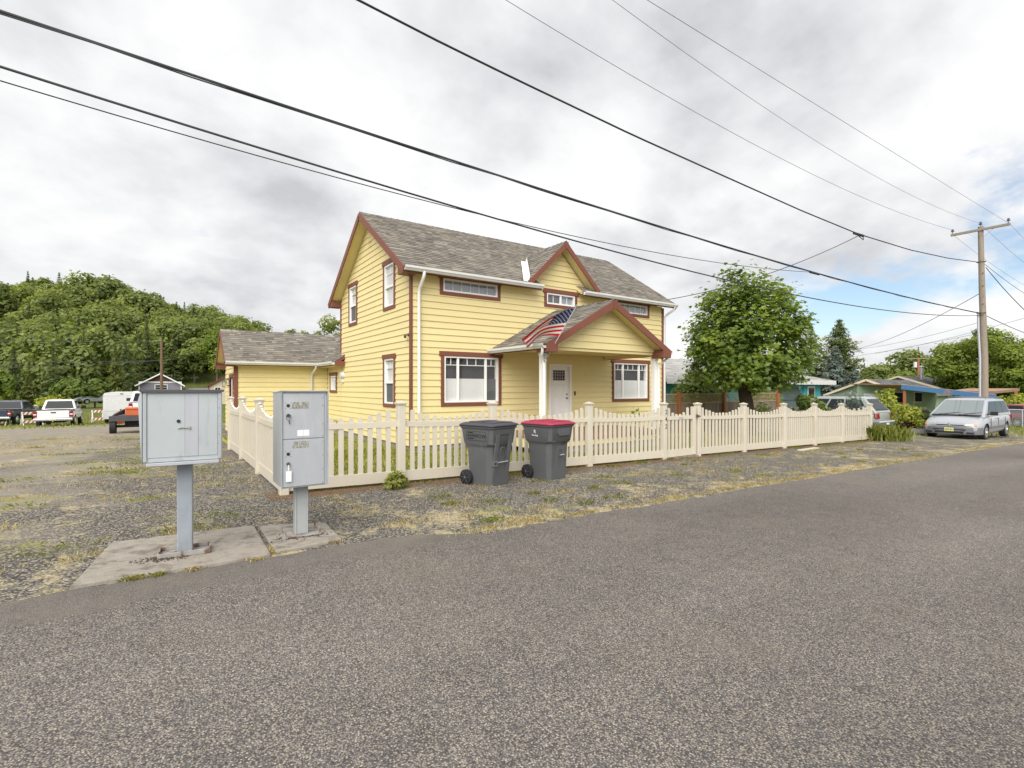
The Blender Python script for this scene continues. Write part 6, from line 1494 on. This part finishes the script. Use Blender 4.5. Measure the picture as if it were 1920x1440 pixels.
shingles(trf, Vector(e[1])+Vector((0,0,.01)), (0,1,0), Ue.normalized(), DT+2*ov, Se, 'shingle_lt', rev=.28, wmin=.4, wmax=1., lim=lambda u: [((DT/2+ov)*u/Se, DT+2*ov-(DT/2+ov)*u/Se)])
b = B(); b.box(-ov-.02,LT+ov+.02,-ov-.03,-ov-.002,HE-.26,HE+.02); b.box(LT+ov+.002,LT+ov+.03,-ov,DT+ov,HE-.26,HE+.02); b.build('fascia', MT['gutter'], tt)
b = B(); b.box(9.7,14.0,-.06,.02,.1,2.55); gdoor = b.build('garage_door', MT['tealdk'], tt)
for z in (.9, 1.72): b = B(); b.box(9.7,14.0,-.07,-.055,z-.02,z+.02); b.build('panel_joint', MT['print'], gdoor)
b = B(); b.box(14.35,14.6,-.09,.0,0,HE-.2); b.build('pilaster', MT['teal'], tt); hwin(tt, 15.1, 15.9, 1.0, 2.55, 0, 'white', 'tinted', (0,1)); hwin(tt, 1.2, 2.6, 1.1, 2.3, 0, 'white', 'tinted', (1,0))
b = B(); b.prism([(.9,1.6,HE+.52),(1.5,1.6,HE+.62),(1.5,2.1,HE+.80),(.9,2.1,HE+.7)], (0,0,.12)); b.build('roof_vent', MT['shingle_dk'], tt)

# lattice-topped board fence
lf = thing('lattice_fence', 'weathered board fence with lattice top and orange posts behind the yard', 'fence', (0,0,0)); LY = 13.6
lposts = (15.6, 17.85, 21.1, 25.75)
for x in lposts: b = B(); b.box(x-.075,x+.075,LY-.10,LY+.04,-.8,1.47 if x != 25.75 else 1.62); b.build('post', MT['cedar'], lf, bevel=.008)
xx = 15.25
pm = B(); pm.box(0,.138,0,.02,-1.0,.98); pme = pm.mesh('plank', MT['wood'])
while xx < 25.7:
    o = link('plank', pme, lf); o.location = (xx, LY+.03+rnd.uniform(-.003,.003), rnd.uniform(-.012,.012)); xx += .142
for z in (.99, 1.37): b = B(); b.box(15.2,25.7,LY+.005,LY+.055,z-.02,z+.03); b.build('rail', MT['lattice'], lf)
b = B()
for i in range(-3, 70):
    x0 = 15.25+i*.155
    for s in (1, -1):
        xa, xb = (x0, x0+.36) if s > 0 else (x0+.36, x0)
        if min(xa, xb) > 15.2 and max(xa, xb) < 25.7: b.beam((xa, LY+.03+.008*s, 1.01), (xb, LY+.03+.008*s, 1.36), .026, .007, (0,1,0))
b.build('lattice', MT['lattice'], lf, kind='stuff')

# sage green house with flat carport
gxs = at(1627, 737, 50); gzs = gz(gxs[0], gxs[1]); k = 50/949; topg = EYE+16*k-gzs
sg = simple_house('sage_house', 'sage green gabled house with dark roof behind the wagon', (gxs[0], gxs[1], gzs), radians(-90), 7.0, 10, topg-1.42, topg, 'sagewall', 'shingle_dk', 'cream', .4)
hwin(sg, -1.0, .2, topg-3.0, topg-2.2)
g2 = at(1686, 737, 60); g2z = gz(g2[0], g2[1]); tg2 = EYE+22*60/949-g2z
s2 = simple_house('sage_house', 'second sage house with dark roof and metal vent pipe behind the blue carport', (g2[0], g2[1], g2z), radians(-90), 7.0, 16, tg2-1.25, tg2, 'sagewall', 'shingle_dk', 'cream', .4)
b = B(); b.tube([(1.2,3.2,tg2-.6),(1.2,3.2,tg2+1.1)], .17, 12); b.tube([(1.2,3.2,tg2+1.1),(1.2,3.2,tg2+1.25)], [.28,.24], 12); b.build('vent_pipe', MT['conduit'], s2, smooth=40)
# carport: sloping flat roof with a flaking blue fascia
ca, cb_ = at(1690, 722, 44), at(1868, 740, 40); 
cp = thing('carport', 'flat-roofed carport with flaking blue fascia and orange posts', 'carport', (0,0,0))
A, Bc = Vector(ca), Vector((cb_[0],cb_[1],at(1868,741,40)[2])); dirc = (Bc-A).normalized(); dep = Vector((.5666,.8238,0))*6.5 + Vector((-.1,.2,.12))
b = B(); b.prism([A, Bc, Bc+dep, A+dep], (0,0,.07)); b.build('roof', MT['copper'], cp)
b = B(); b.beam(A-Vector((0,0,.16)), Bc-Vector((0,0,.16)), .06, .40); b.build('fascia', MT['bluefascia'], cp)
for f, dd in ((.07, .3), (.95, .3), (.07, 5.8), (.5, 5.8)): p = A.lerp(Bc, f)+dep.normalized()*dd; b = B(); b.box(p.x-.09,p.x+.09,p.y-.09,p.y+.09,gz(p.x,p.y)-.1,p.z-.02); b.build('post', MT['cedar'], cp)
back = [A.lerp(Bc, f)+dep.normalized()*5.6 for f in (0, 1.)]
b = B(); b.beam(back[0]-Vector((0,0,1.4)), back[1]-Vector((0,0,1.4)), .12, 2.8); b.build('back_wall', MT['sagewall'], cp)
def on_back(name, f0, f1, z0, z1, m, o=.08):
    p, q = back[0].lerp(back[1], f0), back[0].lerp(back[1], f1); off = -dep.normalized()*o; b = B(); b.prism([Vector((p.x,p.y,back[0].z-z0))+off, Vector((q.x,q.y,back[0].z-z0))+off, Vector((q.x,q.y,back[0].z-z1))+off, Vector((p.x,p.y,back[0].z-z1))+off], -dep.normalized()*.03); return b.build(name, MT[m], cp)
on_back('white_door', .10, .30, 2.7, .9, 'gutter'); on_back('window', .46, .62, 1.9, .7, 'cream'); on_back('pane', .48, .60, 1.8, .8, 'tinted', .12); on_back('window', .74, .84, 1.7, .7, 'cream'); on_back('pane', .75, .83, 1.6, .8, 'tinted', .12)
c2a, c2b = at(1866, 738, 46), at(1912, 733, 44)
cq = thing('carport', 'small open carport with brown post at the right, under bright trees', 'carport', (0,0,0)); A, Bc = Vector(c2a), Vector(c2b); dp2 = Vector((.5666,.8238,0))*5
b = B(); b.prism([A, Bc, Bc+dp2, A+dp2], (0,0,.22)); b.build('roof', MT['copper'], cq)
for f in (.02, .97):
    p = A.lerp(Bc, f)+dp2*.05; b = B(); b.box(p.x-.1,p.x+.1,p.y-.1,p.y+.1,gz(p.x,p.y)-.1,p.z); b.build('post', MT['cedar'], cq)
ch = at(1925, 760, 58); chz = gz(ch[0], ch[1]); 
bh2 = simple_house('cream_house', 'cream house with low grey roof at the far right edge', (ch[0], ch[1], chz), radians(-60), 9, 9, EYE-1*58/949-chz-.9, EYE-.06+.0-chz, 'cream', 'shingle_dk', 'gutter', .5)
# chain-link fence with a far bin behind it
cf = thing('wire_fence', 'chain-link fence with thin steel posts at the right edge', 'fence', (0,0,0)); p0, p1 = Vector(at(1862, 782, 36)), Vector(at(1975, 778, 34))
for i in range(5):
    p = p0.lerp(p1, i/4); z = gz(p.x, p.y); b = B(); b.tube([(p.x,p.y,z),(p.x,p.y,z+1.25)], .03, 8); b.build('post', MT['conduit'], cf)
za, zb_ = gz(p0.x,p0.y), gz(p1.x,p1.y); b = B(); b.tube([(p0.x,p0.y,za+1.22),(p1.x,p1.y,zb_+1.22)], .022, 6); b.build('top_rail', MT['conduit'], cf)
b = B(); 
for i in range(-10, 62):
    for s in (1, -1):
        f0, f1 = i/62, i/62+.17*s
        if 0 <= f0 <= 1 and 0 <= f1 <= 1: a_, c_2 = p0.lerp(p1, f0), p0.lerp(p1, f1); b.tube([(a_.x,a_.y,za+.05),(c_2.x,c_2.y,za+1.2)], .004, 3, cap=False)
b.build('wire_mesh', MT['conduit'], cf, kind='stuff')
bp_ = at(1915, 795, 38); fb = dup(b1, (bp_[0], bp_[1], gz(bp_[0], bp_[1])), radians(40), 'grey wheeled bin at the right edge beyond the minivan')
for c in list(fb.children):
    if c.name.startswith(('lettering', 'print_border')): bpy.data.objects.remove(c)
fb['group'] = 'far bin'; del fb['group']
# rocks and log edging by the flower bed, weathered table behind the fence
for i, (px, py, Y, s) in enumerate(((1693,808,22.5,.22),(1712,806,22.8,.30),(1726,801,23.5,.28),(1681,809,22.3,.15),(1740,803,22.5,.2))):
    x, y, _ = at(px, py, Y); r = np.random.default_rng(400+i); bm = bmesh.new(); bmesh.ops.create_icosphere(bm, subdivisions=2, radius=s)
    for v in bm.verts: v.co = Vector((v.co.x*1.5, v.co.y*1.0, v.co.z*.62))*(1+.18*sin(v.co.x*14+i)+.14*cos(v.co.y*17+2*i))
    me = bpy.data.meshes.new('rock'); bm.to_mesh(me); bm.free(); me.materials.append(MT['rock']); o = link('rock', me, None); o.location = (x, y, gz(x, y)+s*.25); o.rotation_euler = (0,0,i*1.1)
    tag(o, ('rounded grey rock nearest the wagon bumper','large grey rock in the middle of the bed edge','flat grey rock under the plum shrub','small grey rock at the left end of the bed','grey rock close to the minivan tyre')[i], 'rock', 'rocks edging the flower bed')
wt = thing('garden_table', 'weathered grey plank table behind the picket fence', 'table', (19.9, 9.6, gz(19.9, 9.6)), radians(8))
for i in range(5): b = B(); b.box(-.75,.75,-.45+.18*i,-.45+.18*i+.165,1.02,1.06); b.build('table_plank', MT['wood'], wt)
for sx_ in (-.6,.6):
    for sy_ in (-.35,.35): b = B(); b.box(sx_-.05,sx_+.05,sy_-.05,sy_+.05,0,1.02); b.build('leg', MT['wood'], wt)
x, y, _ = at(1514, 833, 16.2)
b = B(); b.obox((15.9, 7.45, gz(15.9,7.45)+.012), (.62,.05,-.012), (-.01,.07,0), (0,0,.016)); tag(b.build('loose_board', MT['almond'], None), 'pale loose board lying on the gravel by the fence', 'board')
